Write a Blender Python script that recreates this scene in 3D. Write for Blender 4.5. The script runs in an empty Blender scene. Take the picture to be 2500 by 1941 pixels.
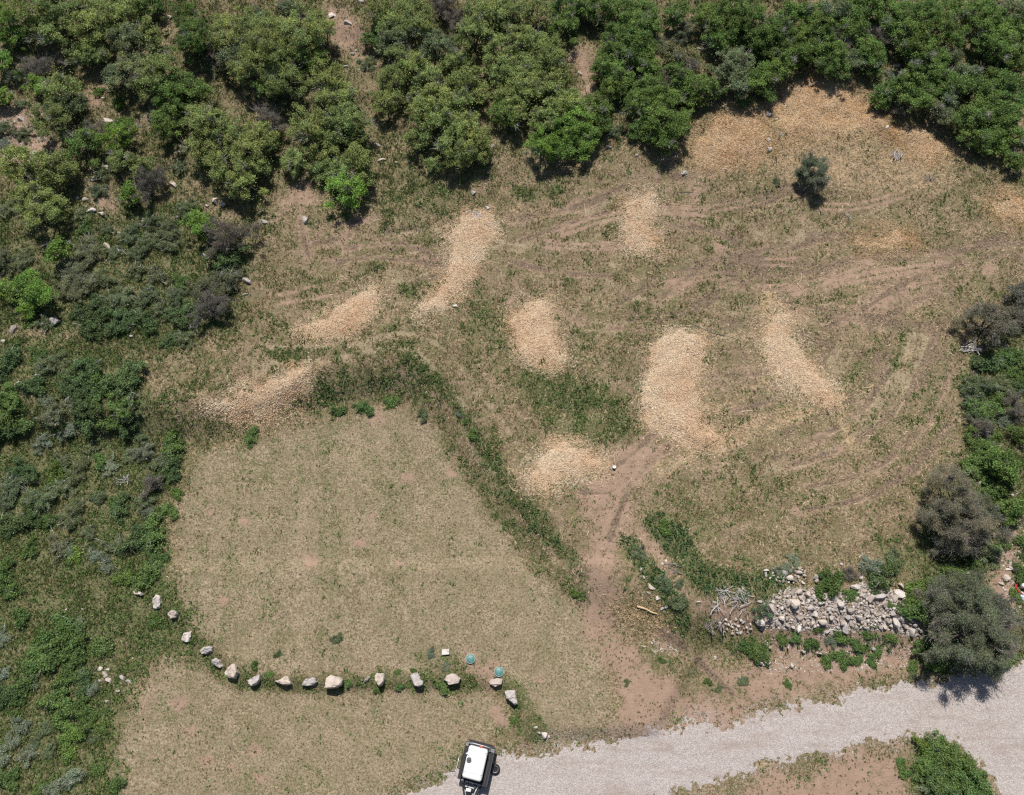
import bpy, bmesh, math, random
import numpy as np
from mathutils import Vector, Matrix, Euler

random.seed(7)
RNG = np.random.default_rng(11)
SC = bpy.context.scene
COL = SC.collection

# ------------------------------------------------------------------ camera
CAM_H, TILT, HFOV = 45.0, 24.0, 70.0
cam_d = bpy.data.cameras.new('camera')
cam_d.sensor_width = 36.0
cam_d.lens = 18.0 / math.tan(math.radians(HFOV / 2))
cam_d.clip_end = 3000
cam = bpy.data.objects.new('camera', cam_d)
cam.location = (0, 0, CAM_H)
cam.rotation_euler = (math.radians(TILT), 0, 0)
COL.objects.link(cam)
SC.camera = cam

# ------------------------------------------------------------------ sky, sun, exposure
SUN_EL, SUN_AZ = 62.0, -8.0          # azimuth measured from +Y (top of picture), negative = left
w = bpy.data.worlds.new('World'); SC.world = w; w.use_nodes = True
nt = w.node_tree
bg = nt.nodes['Background']
sky = nt.nodes.new('ShaderNodeTexSky')
sky.sky_type = 'NISHITA'; sky.sun_disc = False
sky.sun_elevation = math.radians(SUN_EL); sky.sun_rotation = math.radians(SUN_AZ)
nt.links.new(sky.outputs[0], bg.inputs[0]); bg.inputs[1].default_value = 0.068
sd = bpy.data.lights.new('sun', 'SUN'); sd.energy = 5.0; sd.angle = math.radians(0.53); sd.color = (1.0, 0.95, 0.88)
sun = bpy.data.objects.new('sun', sd); COL.objects.link(sun)
az = math.radians(SUN_AZ); el = math.radians(SUN_EL)
tosun = Vector((math.sin(az) * math.cos(el), math.cos(az) * math.cos(el), math.sin(el)))
sun.rotation_euler = tosun.to_track_quat('Z', 'Y').to_euler()
sun.location = (0, 60, 80)
SC.view_settings.view_transform = 'Standard'; SC.view_settings.look = 'None'
SC.view_settings.exposure = 0.0; SC.view_settings.gamma = 1.0
SC.view_settings.use_curve_mapping = False
SC.cycles.use_denoising = False
SC.cycles.max_bounces = 6; SC.cycles.transparent_max_bounces = 4
SC.cycles.pixel_filter_type = 'BLACKMAN_HARRIS'; SC.cycles.filter_width = 1.3

# ------------------------------------------------------------------ survey: photo position <-> place on the ground
PW, PH = 2500.0, 1941.0
F = (PW / 2) / math.tan(math.radians(HFOV / 2))
CT, ST = math.cos(math.radians(TILT)), math.sin(math.radians(TILT))
U = 2500.0 / 2184.0

def ray(px, py):
    cx = (np.asarray(px, float) - PW / 2) / F; cy = -(np.asarray(py, float) - PH / 2) / F
    return np.stack([cx, cy * CT + ST, cy * ST - CT], -1)

def project(p):
    p = np.asarray(p, float); d = p - np.array([0, 0, CAM_H])
    x = d[..., 0]; y = d[..., 1] * CT + d[..., 2] * ST; z = -(-d[..., 1] * ST + d[..., 2] * CT)
    return PW / 2 + F * x / z, PH / 2 - F * y / z

def flat(px, py, z=0.8):
    d = ray(px, py); t = (z - CAM_H) / d[..., 2]
    return np.stack([d[..., 0] * t, d[..., 1] * t], -1)

def upoly(pts): return np.array(pts, float) * U
def tile(i, x, y):
    ox = (0, 600, 1200, 1800)[i % 4]; oy = (0, 480, 940, 1381)[i // 4]
    k = 0.58528 if i == 15 else 700 / 2120
    return ox + x * k, oy + y * k, k

def smooth(x): x = np.clip(x, 0, 1); return x * x * (3 - 2 * x)

_lat = np.random.default_rng(5).random((512, 512))
def vn(x, y, s, seed=0):
    x = np.asarray(x, float) / s + seed * 17.31; y = np.asarray(y, float) / s + seed * 9.77
    xi = np.floor(x).astype(int); yi = np.floor(y).astype(int); fx = x - xi; fy = y - yi
    fx = fx * fx * (3 - 2 * fx); fy = fy * fy * (3 - 2 * fy)
    a = _lat[xi % 512, yi % 512]; b = _lat[(xi + 1) % 512, yi % 512]
    c = _lat[xi % 512, (yi + 1) % 512]; d = _lat[(xi + 1) % 512, (yi + 1) % 512]
    return (a * (1 - fx) + b * fx) * (1 - fy) + (c * (1 - fx) + d * fx) * fy
def fbm(x, y, s, seed=0, o=4):
    r = 0; a = 0.5; t = 0
    for k in range(o):
        r = r + a * vn(x, y, s / 2 ** k, seed + k); t += a; a *= 0.55
    return r / t

def line_dist(P, L):
    d = np.full(P.shape[:-1], 1e9)
    for a, b in zip(L[:-1], L[1:]):
        ab = b - a; t = np.clip(((P - a) @ ab) / max(ab @ ab, 1e-9), 0, 1)
        q = a + t[..., None] * ab
        d = np.minimum(d, np.hypot(P[..., 0] - q[..., 0], P[..., 1] - q[..., 1]))
    return d
def inside(P, L):
    x, y = P[..., 0], P[..., 1]; r = np.zeros(x.shape, bool)
    n = len(L)
    for i in range(n):
        x1, y1 = L[i]; x2, y2 = L[(i + 1) % n]
        c = ((y1 > y) != (y2 > y)) & (x < (x2 - x1) * (y - y1) / (y2 - y1 + 1e-12) + x1)
        r ^= c
    return r
def sdf(P, L):
    L = np.asarray(L); d = line_dist(P, np.vstack([L, L[:1]]))
    return np.where(inside(P, L), d, -d)

# ------------------------------------------------------------------ relief of the place
BANK = flat(*upoly([(-400, 900), (380, 905), (560, 865), (700, 820), (860, 805), (945, 865), (1015, 975), (1095, 1085), (1185, 1180), (1265, 1262),
                    (1340, 1300), (1460, 1335), (1600, 1335), (1960, 1345), (2700, 1340)]).T)
BANKP = np.vstack([BANK, [[300, 300], [-300, 300]]])
STEP = flat(*upoly([(330, 1290), (400, 1350), (450, 1400), (500, 1445), (600, 1462), (720, 1462), (880, 1460), (1000, 1455), (1075, 1470), (1110, 1510), (1130, 1570)]).T)
STEPP = np.vstack([STEP, flat(*upoly([(1400, 1560), (1500, 1400), (1500, 1200), (330, 1200)]).T)])

def H0(x, y):
    P = np.stack([x, y], -1)
    z = 0.15 * np.logaddexp(0, (np.minimum(y, 110) - 31) / 3) * 3
    z = z + 0.035 * np.maximum(-x - 18, 0)
    near = (np.abs(x) < 80) & (y > -30) & (y < 80)
    b = np.where(y > 20, 1.0, 0.0).astype(float)
    if near.any():
        b[near] = smooth(sdf(P[near], BANKP) / 3.2 + 0.5)
    z = z + 1.25 * b
    s = np.zeros_like(z)
    if near.any(): s[near] = smooth(sdf(P[near], STEPP) / 0.9 + 0.5)
    z = z + 0.35 * s
    z = z + (fbm(x, y, 9.0, 3) - 0.5) * 0.7 * smooth((y - 8) / 20) + (fbm(x, y, 5.0, 8) - 0.5) * 0.12
    z = z + (fbm(x, y, 2.5, 31) - 0.5) * 0.9 * smooth((y - 36) / 6) * smooth((110 - y) / 20)
    return z

# one sheet of ground: fine where the photo looks, growing coarser to the horizon
def axis(a, b, st, far):
    mid = np.arange(a, b + st / 2, st); out = []; d = st
    p = 0
    while p < far:
        d *= 1.22; p += d; out.append(p)
    out = np.array(out)
    return np.concatenate([(a - out)[::-1], mid, b + out])
GX = axis(-42, 42, 0.16, 900); GY = axis(-7, 66, 0.16, 900)
RX0, RY0, RS = -44.0, -9.0, 0.1
RNX, RNY = int(88 / RS), int(77 / RS)
rx = RX0 + (np.arange(RNX) + 0.5) * RS; ry = RY0 + (np.arange(RNY) + 0.5) * RS
RXX, RYY = np.meshgrid(rx, ry)
HR = H0(RXX, RYY)

def lut(A, x, y):
    fx = np.clip((np.asarray(x, float) - RX0) / RS - 0.5, 0, RNX - 1.001); fy = np.clip((np.asarray(y, float) - RY0) / RS - 0.5, 0, RNY - 1.001)
    i = fx.astype(int); j = fy.astype(int); fx = fx - i; fy = fy - j
    return (A[j, i] * (1 - fx) + A[j, i + 1] * fx) * (1 - fy) + (A[j + 1, i] * (1 - fx) + A[j + 1, i + 1] * fx) * fy

def ground(px, py, dz=0.0):
    """place on the terrain (raised by dz) that shows at photo position px, py"""
    d = ray(px, py); z = np.full(d.shape[:-1], 1.0)
    for _ in range(14):
        t = (z + dz - CAM_H) / d[..., 2]
        x = d[..., 0] * t; y = d[..., 1] * t
        z = 0.5 * z + 0.5 * lut(HR, x, y)
    return np.stack([x, y, lut(HR, x, y)], -1)
def mpp(p):
    """metres per photo pixel at place p"""
    d = np.asarray(p, float) - np.array([0, 0, CAM_H])
    return (d[1] * ST - d[2] * CT) / F

# ------------------------------------------------------------------ ground cover maps
wob = lambda s, k: (fbm(RXX, RYY, s, k) - 0.5)
W1 = wob(2.2, 21) * 2.2 + wob(0.6, 25) * 0.9
M = {k: np.zeros((RNY, RNX)) for k in ('chip', 'dirt', 'green', 'pale', 'scrub', 'rut', 'road', 'lush', 'bare', 'thatch')}
def clipbox(L, m):
    x0, y0 = L.min(0) - m; x1, y1 = L.max(0) + m
    i0, i1 = int(max(0, (x0 - RX0) / RS)), int(min(RNX, (x1 - RX0) / RS + 1)); j0, j1 = int(max(0, (y0 - RY0) / RS)), int(min(RNY, (y1 - RY0) / RS + 1))
    return slice(j0, j1), slice(i0, i1)
def area(key, pts, val=1.0, soft=0.6, rough=1.0, mode='max'):
    L = ground(*upoly(pts).T)[:, :2]; s = clipbox(L, soft * 2 + rough * 1.5)
    d = sdf(np.stack([RXX[s], RYY[s]], -1), L) + W1[s] * rough
    v = smooth(d / soft * 0.5 + 0.5) * val
    M[key][s] = np.maximum(M[key][s], v) if mode == 'max' else np.clip(M[key][s] - v, 0, 1)
def stroke(key, pts, width, val=1.0, rough=0.3, mode='max'):
    L = ground(*upoly(pts).T)[:, :2]
    Q = [L[0]]
    for k in range(len(L) - 1):      # smooth the line
        p0 = L[max(k - 1, 0)]; p1 = L[k]; p2 = L[k + 1]; p3 = L[min(k + 2, len(L) - 1)]
        for t in (0.25, 0.5, 0.75, 1.0):
            Q.append(0.5 * ((2 * p1) + (p2 - p0) * t + (2 * p0 - 5 * p1 + 4 * p2 - p3) * t * t + (3 * p1 - p0 - 3 * p2 + p3) * t ** 3))
    L = np.array(Q); s = clipbox(L, width * 2 + 1)
    d = line_dist(np.stack([RXX[s], RYY[s]], -1), L) + W1[s] * rough
    v = smooth(1.5 - d / (width / 2)) * val * (np.clip((fbm(RXX[s], RYY[s], 0.9, 44) - 0.22) * 3.0, 0.3, 1) if key in ('rut', 'pale') else 0.45 + 0.9 * np.clip(fbm(RXX[s], RYY[s], 1.6, 44), 0.2, 0.8))
    v = np.clip(v, 0, 1)
    M[key][s] = np.maximum(M[key][s], v) if mode == 'max' else np.clip(M[key][s] - v, 0, 1)

PAD = [(400, 985), (460, 950), (560, 935), (650, 905), (720, 885), (860, 870), (930, 920), (985, 1010), (1050, 1100), (1130, 1200), (1200, 1262), (1260, 1310), (1290, 1400), (1330, 1560),
       (1190, 1600), (1120, 1520), (1060, 1430), (960, 1405), (880, 1440), (700, 1435), (560, 1440), (500, 1420), (430, 1370), (390, 1300), (372, 1200), (375, 1080)]
LAWN = [(350, 1395), (430, 1420), (500, 1465), (640, 1485), (880, 1480), (1040, 1475), (1090, 1530), (1010, 1610), (850, 1680), (800, 1760), (250, 1760), (235, 1640), (250, 1560), (300, 1460)]
area('thatch', PAD, 1, 0.8, 0.5); area('thatch', LAWN, 1, 0.8, 0.5)
# scrub and tall green growth
area('scrub', [(-200, 700), (150, 700), (290, 760), (330, 840), (385, 930), (392, 1010), (375, 1100), (370, 1230), (390, 1300), (440, 1385), (380, 1400), (330, 1410), (290, 1470), (250, 1560), (240, 1640), (262, 1800), (-300, 1800)], 1, 1.0, 0.9)
area('scrub', [(2052, 830), (2100, 690), (2300, 600), (2300, 1050), (2135, 1120), (2125, 1230), (2150, 1330), (2300, 1420), (1970, 1440), (1935, 1270), (1945, 1225), (1890, 1205), (1955, 1130), (2000, 1040), (2042, 1010), (2062, 940)], 1, 0.7, 0.5)
area('scrub', [(2150, 1110), (2300, 1000), (2300, 1400), (2160, 1340), (2150, 1220)], 1, 0.6, 0.4)
area('scrub', [(1940, 1590), (1990, 1575), (2050, 1605), (2090, 1650), (2130, 1760), (1930, 1760), (1930, 1660)], 1, 0.4, 0.3)
area('scrub', [(-200, -200), (2400, -200), (2400, 280), (2184, 330), (2060, 310), (1900, 220), (1850, 180), (1640, 200), (1500, 220), (1440, 300), (1250, 330), (1050, 360), (1000, 380), (800, 400), (740, 460), (600, 420), (540, 560), (500, 700), (300, 720), (-200, 700)], 0.55, 1.0, 1.2)
area('scrub', [(-200, 420), (200, 430), (420, 420), (540, 560), (500, 700), (300, 740), (-200, 720)], 0.9, 1.0, 1.2)
# greener grass in the clearing
G = [([(800, 350), (880, 340), (1000, 390), (1030, 440), (960, 470), (850, 480), (790, 450)], 0.75), ([(705, 590), (750, 575), (790, 575), (770, 610), (730, 615)], 1), ([(830, 590), (890, 600), (900, 640), (850, 640)], 1),
     ([(900, 530), (950, 540), (930, 565), (890, 560)], 0.9), ([(830, 560), (960, 500), (1000, 480), (960, 440), (850, 480)], 0.45), ([(970, 660), (1040, 640), (1080, 680), (1090, 760), (1040, 760), (980, 700)], 0.75),
     ([(1090, 790), (1200, 780), (1300, 820), (1350, 870), (1370, 920), (1270, 950), (1200, 930), (1120, 870)], 0.95), ([(660, 800), (760, 770), (870, 790), (905, 830), (860, 870), (790, 872), (720, 885), (650, 870)], 0.8),
     ([(565, 742), (700, 742), (850, 730), (850, 750), (700, 765), (565, 768)], 0.9), ([(570, 775), (660, 778), (650, 800), (575, 800)], 0.9), ([(790, 672), (830, 640), (840, 660), (800, 700)], 0.8),
     ([(1100, 400), (1180, 390), (1210, 405), (1140, 440), (1090, 430)], 0.85), ([(1560, 410), (1640, 400), (1720, 410), (1700, 440), (1600, 430)], 0.6), ([(1480, 560), (1620, 520), (1700, 560), (1620, 620), (1500, 620)], 0.45),
     ([(1590, 640), (1650, 600), (1660, 640), (1600, 690)], 0.5), ([(1540, 1000), (1640, 960), (1700, 1020), (1640, 1080), (1560, 1070)], 0.5), ([(1400, 1060), (1480, 1040), (1520, 1120), (1480, 1160), (1400, 1120)], 0.6),
     ([(1900, 1050), (1960, 1020), (1960, 1130), (1900, 1200), (1860, 1180)], 0.45), ([(330, 760), (470, 740), (500, 800), (450, 830), (400, 930), (340, 860)], 0.6), ([(1180, 690), (1260, 710), (1280, 780), (1200, 760)], 0.5),
     ([(500, 700), (640, 660), (620, 720), (500, 740)], 0.45), ([(1120, 1560), (1170, 1540), (1190, 1590), (1090, 1605), (1060, 1600)], 0.95), ([(900, 1400), (960, 1385), (1000, 1410), (1010, 1440), (930, 1450)], 0.85),
     ([(860, 1690), (900, 1650), (970, 1600), (1000, 1620), (960, 1660), (900, 1680)], 0.7), ([(1470, 1330), (1560, 1350), (1700, 1370), (1650, 1440), (1520, 1400)], 0.6), ([(600, 580), (680, 560), (700, 640), (640, 660)], 0.35),
     ([(1760, 900), (1860, 860), (1900, 930), (1800, 980)], 0.4), ([(1330, 1240), (1390, 1260), (1460, 1330), (1440, 1360), (1370, 1290)], 0.5), ([(1370, 690), (1440, 680), (1400, 760), (1350, 760)], 0.35), ([(1180, 1290), (1240, 1290), (1250, 1250), (1200, 1200)], 0.5)]
for p, v in G: area('green', p, v, 0.8, 0.8)
stroke('green', [(870, 765), (920, 790), (960, 840), (1000, 915), (1060, 1005), (1130, 1095), (1190, 1155), (1235, 1215), (1250, 1260)], 1.1, 1.2)
stroke('green', [(930, 870), (985, 985), (1060, 1085), (1140, 1175), (1200, 1245)], 0.9, 0.75)
stroke('green', [(420, 1385), (500, 1442), (600, 1462), (720, 1458), (880, 1452), (960, 1455), (1060, 1450), (1110, 1500), (1140, 1560)], 1.2, 1.1)
for a in (([(690, 900), (690, 980), (700, 1060), (730, 1200), (720, 1400)]), ([(640, 910), (640, 1000), (630, 1100)]), ([(560, 1000), (540, 1150), (570, 1300)]), ([(850, 940), (830, 1040), (780, 1180), (640, 1260)])):
    stroke('green', a, 1.0, 0.6, 0.9)
stroke('lush', [(655, 850), (690, 840), (760, 820), (840, 815), (890, 800)], 1.3, .4, 0.9)
stroke('lush', [(880, 770), (925, 800), (965, 850), (1005, 922), (1065, 1012), (1135, 1102), (1192, 1162), (1238, 1222), (1250, 1265)], .6, .45, 0.8)
stroke('lush', [(1180, 830), (1250, 850), (1330, 900)], 1.6, .35, 0.9)
stroke('lush', [(1400, 1115), (1440, 1160), (1480, 1205), (1530, 1245), (1650, 1240)], 1.5, 1.4, 0.4)
stroke('lush', [(1345, 1150), (1370, 1195), (1400, 1235), (1440, 1290), (1455, 1320)], 1.1, 1.3, 0.4)
area('lush', [(1560, 1240), (1640, 1215), (1690, 1240), (1660, 1275), (1580, 1265)], 1, 0.5, 0.4)
for c in ([(1540, 1360), (1600, 1350), (1640, 1375), (1600, 1400), (1550, 1390)], [(1660, 1350), (1740, 1345), (1760, 1385), (1690, 1400)], [(1780, 1350), (1860, 1340), (1930, 1370), (1880, 1400), (1800, 1395)]):
    area('lush', c, 0.75, 0.5, 0.9)
# bare earth
D = [([(1330, 960), (1400, 920), (1450, 955), (1385, 1005), (1350, 1060), (1340, 1130), (1322, 1200), (1312, 1285), (1252, 1290), (1246, 1200), (1240, 1110), (1232, 1060), (1285, 1010)], 1),
     ([(1250, 1285), (1320, 1290), (1330, 1340), (1380, 1390), (1400, 1440), (1470, 1470), (1560, 1500), (1600, 1530), (1540, 1550), (1480, 1530), (1380, 1550), (1300, 1560), (1320, 1480), (1270, 1400)], 1),
     ([(1470, 1270), (1640, 1260), (1960, 1300), (1980, 1430), (1860, 1465), (1640, 1500), (1560, 1480), (1480, 1430), (1640, 1400), (1520, 1330)], 0.8), ([(1370, 1150), (1400, 1150), (1450, 1230), (1480, 1270), (1450, 1290), (1400, 1220)], 0.9),
     ([(2140, 1120), (2180, 1100), (2184, 1160), (2160, 1220), (2170, 1330), (2140, 1330), (2125, 1240)], 1), ([(1480, 1700), (1600, 1660), (1760, 1620), (1920, 1590), (1950, 1640), (1930, 1760), (1470, 1760)], 0.9),
     ([(10, 210), (70, 220), (80, 290), (120, 320), (90, 350), (20, 330), (-40, 260)], 1), ([(190, 130), (240, 150), (230, 240), (190, 220)], 0.7), ([(700, 20), (760, 40), (770, 90), (720, 110)], 0.8), ([(755, 110), (785, 120), (790, 260), (760, 240)], 0.55),
     ([(1220, 110), (1270, 120), (1290, 190), (1240, 200)], 0.9), ([(1030, 300), (1060, 320), (1150, 400), (1080, 410), (1040, 370)], 0.6), ([(640, 380), (720, 400), (690, 460), (600, 460), (570, 430)], 0.75), ([(1390, 370), (1500, 360), (1560, 330), (1600, 380), (1480, 430)], 0.6),
     ([(1720, 300), (1800, 285), (1850, 330), (1880, 390), (1800, 380), (1740, 340)], 0.9), ([(1490, 770), (1640, 750), (1690, 800), (1660, 865), (1560, 880), (1515, 850)], 0.45), ([(1860, 600), (1990, 570), (2040, 590), (1900, 660), (1820, 690)], 0.75),
     ([(1770, 990), (1880, 985), (1900, 1010), (1800, 1020)], 0.7), ([(600, 1100), (700, 900), (740, 885), (720, 1000)], 0.3), ([(790, 880), (850, 880), (860, 920), (800, 920)], 0.8), ([(680, 880), (715, 890), (720, 930), (690, 930)], 0.7),
     ([(330, 1400), (370, 1400), (360, 1460), (300, 1540), (290, 1500)], 0.6), ([(590, 560), (640, 540), (690, 560), (620, 580)], 0.5), ([(1000, 1405), (1050, 1420), (1050, 1445), (1000, 1435)], 1), ([(1000, 780), (1080, 760), (1060, 810), (1020, 800)], 0.4),
     ([(30, 690), (110, 680), (150, 720), (60, 740)], .7), ([(230, 560), (300, 560), (290, 610), (240, 600)], .6), ([(80, 480), (120, 500), (100, 530)], .6), ([(190, 380), (240, 400), (250, 470), (190, 440)], .7), ([(400, 620), (450, 640), (430, 690)], .5), ([(40, 790), (80, 800), (70, 850)], .6), ([(2060, 460), (2184, 480), (2184, 500), (2060, 510)], 0.6), ([(1960, 100), (1990, 60), (1990, 30), (2020, 50), (2000, 130)], 0.6), ([(2050, 100), (2080, 50), (2070, 130), (2100, 160)], 0.7)]
for p, v in D: area('dirt', p, v * 0.95, 1.5, 1.3)
for p, s in (((660, 1195), .7), ((765, 1155), .6), ((960, 1010), .5), ((1080, 1540), .7), ((1060, 1520), .6), ((400, 1560), .7), ((440, 1620), .8), ((560, 1660), .8), ((380, 1500), .8), ((520, 1110), .5), ((450, 1090), .5), ((480, 1280), .5), ((870, 1020), .5), ((1250, 1350), .5), ((850, 1200), .5), ((1150, 1450), .6),
              ((980, 1560), .5), ((540, 1600), .6), ((500, 1640), .5), ((790, 1100), .4), ((900, 1150), .4), ((1090, 640), .5), ((1430, 712), .45), ((1700, 618), .5), ((1590, 545), .6), ((1850, 560), .5), ((2110, 575), .7), ((1320, 985), .5)):
    c = p; r = s * 28; area('dirt', [(c[0] + r * math.cos(t), c[1] + r * 0.7 * math.sin(t)) for t in np.linspace(0, 5.6, 8)], 0.9, 0.4, 0.35)
# wheel tracks: torn earth (rut) and flattened straw (pale)
PALE = [([(545, 800), (555, 745), (640, 738), (760, 735), (840, 712), (900, 716), (950, 748), (1000, 805), (1060, 885), (1130, 985)], .5), ([(580, 772), (700, 766), (800, 746), (870, 746), (920, 778), (970, 835), (1010, 900)], .45), ([(1190, 690), (1280, 706), (1400, 700), (1480, 702)], .5),
        ([(1295, 600), (1340, 630), (1400, 637), (1470, 640)], .5), ([(1305, 562), (1345, 588), (1400, 598)], .45), ([(1190, 670), (1300, 690), (1390, 680)], .5), ([(1360, 600), (1400, 550), (1430, 520)], .35), ([(1500, 640), (1600, 655), (1650, 640)], .5),
        ([(1400, 700), (1500, 710), (1600, 720)], .5), ([(1060, 480), (1080, 560), (1040, 640)], .5), ([(520, 810), (470, 850)], .5), ([(960, 870), (1010, 960), (1080, 1060)], .4), ([(1760, 860), (1790, 900), (1810, 940)], .5), ([(1500, 960), (1440, 990), (1380, 1020)], .6),
        ([(1240, 460), (1320, 420), (1370, 380)], .4), ([(1270, 490), (1340, 430), (1400, 380)], .4), ([(570, 740), (560, 800)], .35)]
for p, wd in PALE: stroke('pale', p, wd * .9, .9, 0.2)
RUT = [([(1300, 702), (1345, 700), (1400, 708)], .22), ([(1425, 400), (1435, 450), (1480, 480), (1545, 505), (1600, 545)], .35), ([(1430, 482), (1520, 492), (1580, 522)], .3), ([(1080, 470), (1170, 455), (1260, 432), (1330, 398), (1370, 372)], .45), ([(1110, 515), (1210, 478), (1300, 452)], .3),
       ([(2184, 520), (2100, 524), (2050, 535), (1980, 548)], .35), ([(2190, 560), (2165, 545), (2140, 540), (2115, 548), (2080, 556), (1980, 590), (1900, 620), (1830, 670)], .4), ([(1850, 700), (1960, 640), (2060, 590)], .45), ([(1820, 560), (1870, 550)], .25), ([(1480, 806), (1580, 800), (1700, 792)], .3),
       ([(1560, 882), (1650, 852), (1720, 828)], .35), ([(1570, 942), (1640, 905), (1700, 880)], .4), ([(1690, 990), (1790, 960), (1880, 900), (1950, 820), (1990, 720)], .35), ([(1720, 1040), (1840, 1010), (1930, 950), (2000, 860), (2030, 760)], .3), ([(1650, 980), (1740, 940), (1840, 870), (1900, 790)], .3),
       ([(1700, 1090), (1850, 1060), (1960, 990), (2030, 900)], .3), ([(1400, 922), (1345, 970), (1300, 1005)], .3), ([(1425, 955), (1370, 1005), (1335, 1060), (1300, 1150)], .35), ([(680, 498), (720, 480), (800, 466)], .3), ([(670, 520), (700, 515), (745, 500)], .4), ([(690, 565), (780, 552), (900, 560), (960, 570)], .25), ([(740, 530), (860, 520), (950, 560)], .25),
       ([(1730, 290), (1790, 330), (1850, 365), (1910, 395)], .4), ([(1690, 290), (1740, 320), (1800, 370), (1870, 400)], .35), ([(1380, 390), (1420, 380), (1500, 370), (1580, 340)], .5), ([(1160, 655), (1200, 668), (1240, 690)], .3), ([(1100, 560), (1180, 580), (1300, 590)], .25), ([(1480, 560), (1600, 540), (1680, 520)], .3), ([(1400, 640), (1470, 590), (1500, 560)], .6),
       ([(1620, 620), (1700, 610), (1800, 560), (1900, 540)], .25), ([(1560, 560), (1660, 540), (1780, 500)], .25), ([(1760, 700), (1840, 660), (1940, 600), (2050, 560)], .5), ([(1530, 560), (1640, 590), (1740, 580)], .2), ([(640, 470), (650, 520), (660, 545)], .4), ([(1240, 1050), (1300, 1050), (1340, 1020)], .3), ([(1400, 1350), (1480, 1400), (1560, 1480)], .4)]
for p, wd in RUT: stroke('rut', p, max(.30, wd * .95), 1.0, 0.16); stroke('dirt', p, wd * 2.6, 0.6, 0.3)
rq = random.Random(3)
for k in range(17):                      # concentric passes of the mulcher on the right side
    r_ = 190 + k * 19 + rq.uniform(-6, 6); a0 = rq.uniform(-.25, .5); a1 = a0 + rq.uniform(.4, 1.1)
    kd_ = rq.choice(['rut', 'pale', 'green', 'rut']); wd_ = rq.uniform(.26, .4); vl_ = rq.uniform(.6, 1.0)
    for dr in (0, 11): stroke(kd_, [(1600 + (r_ + dr) * math.cos(a), 660 + (r_ + dr) * .92 * math.sin(a)) for a in np.linspace(a0, a1, 7)], wd_, vl_, 0.12)
for k in range(38):                      # long shallow passes across the upper clearing
    x0 = rq.uniform(1000, 1900); y0 = rq.uniform(430, 720) if x0 > 1300 else rq.uniform(470, 640); L_ = rq.uniform(120, 330); c_ = rq.uniform(-30, 30); sl = rq.uniform(-.25, .2)
    kd_ = rq.choice(['rut', 'pale', 'dirt', 'rut', 'green']); wd_ = rq.uniform(.26, .42); vl_ = rq.uniform(.6, 1.0)
    for dr in (0, 13): stroke(kd_, [(x0 + L_ * q_, y0 + dr + sl * L_ * q_ + c_ * 4 * q_ * (1 - q_)) for q_ in np.linspace(0, 1, 6)], wd_, vl_, 0.12)
for k in range(14):
    x0 = rq.uniform(560, 900); y0 = rq.uniform(470, 660); L_ = rq.uniform(60, 200)
    stroke(rq.choice(['rut', 'pale', 'dirt', 'green']), [(x0 + L_ * q_, y0 - 20 * q_ + rq.uniform(-3, 3)) for q_ in np.linspace(0, 1, 5)], rq.uniform(.3, .5), rq.uniform(.7, 1.0), 0.12)
for k in range(15):                      # mowing lines down the pad
    x0 = 420 + k * 44 + rq.uniform(-8, 8)
    stroke('pale' if k % 2 else 'green', [(x0 + 14 * math.sin(q_ * 3 + k) - (q_ - .5) * 20, 930 + 460 * q_) for q_ in np.linspace(0, 1, 7)], rq.uniform(.5, .9), rq.uniform(.35, .55), 0.5)
for k in range(9):
    y0 = 1500 + k * 22; stroke('pale' if k % 2 else 'green', [(300 + 750 * q_ - k * 14, y0 + 8 * math.sin(q_ * 4 + k)) for q_ in np.linspace(0, 1, 7)], .6, rq.uniform(.18, .3), 0.5)
# gravel road outline
ROAD = [(790, 1760), (835, 1697), (905, 1672), (955, 1640), (1000, 1622), (1060, 1606), (1120, 1602), (1180, 1592), (1210, 1578), (1265, 1580), (1330, 1568), (1420, 1548), (1480, 1527), (1510, 1530), (1545, 1548), (1600, 1528), (1640, 1512), (1700, 1500), (1760, 1488), (1850, 1466), (1960, 1452), (2030, 1440), (2100, 1428), (2184, 1400),
        (2400, 1300), (2600, 1300), (2600, 1900), (2260, 1900), (2130, 1700), (2090, 1642), (2045, 1600), (2000, 1580), (1960, 1580), (1900, 1584), (1800, 1600), (1700, 1622), (1600, 1650), (1500, 1680), (1440, 1705), (1300, 1800), (900, 1850)]
ROADW = ground(*upoly(ROAD).T)[:, :2]
RSD = sdf(np.stack([RXX, RYY], -1), ROADW) + wob(1.5, 61) * 1.0 + wob(0.35, 66) * 0.5
RSD = RSD + (fbm(RXX, RYY, 0.22, 68, 2) - 0.5) * 0.7
M['road'] = smooth(RSD / 0.6 + 0.4)
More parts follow.
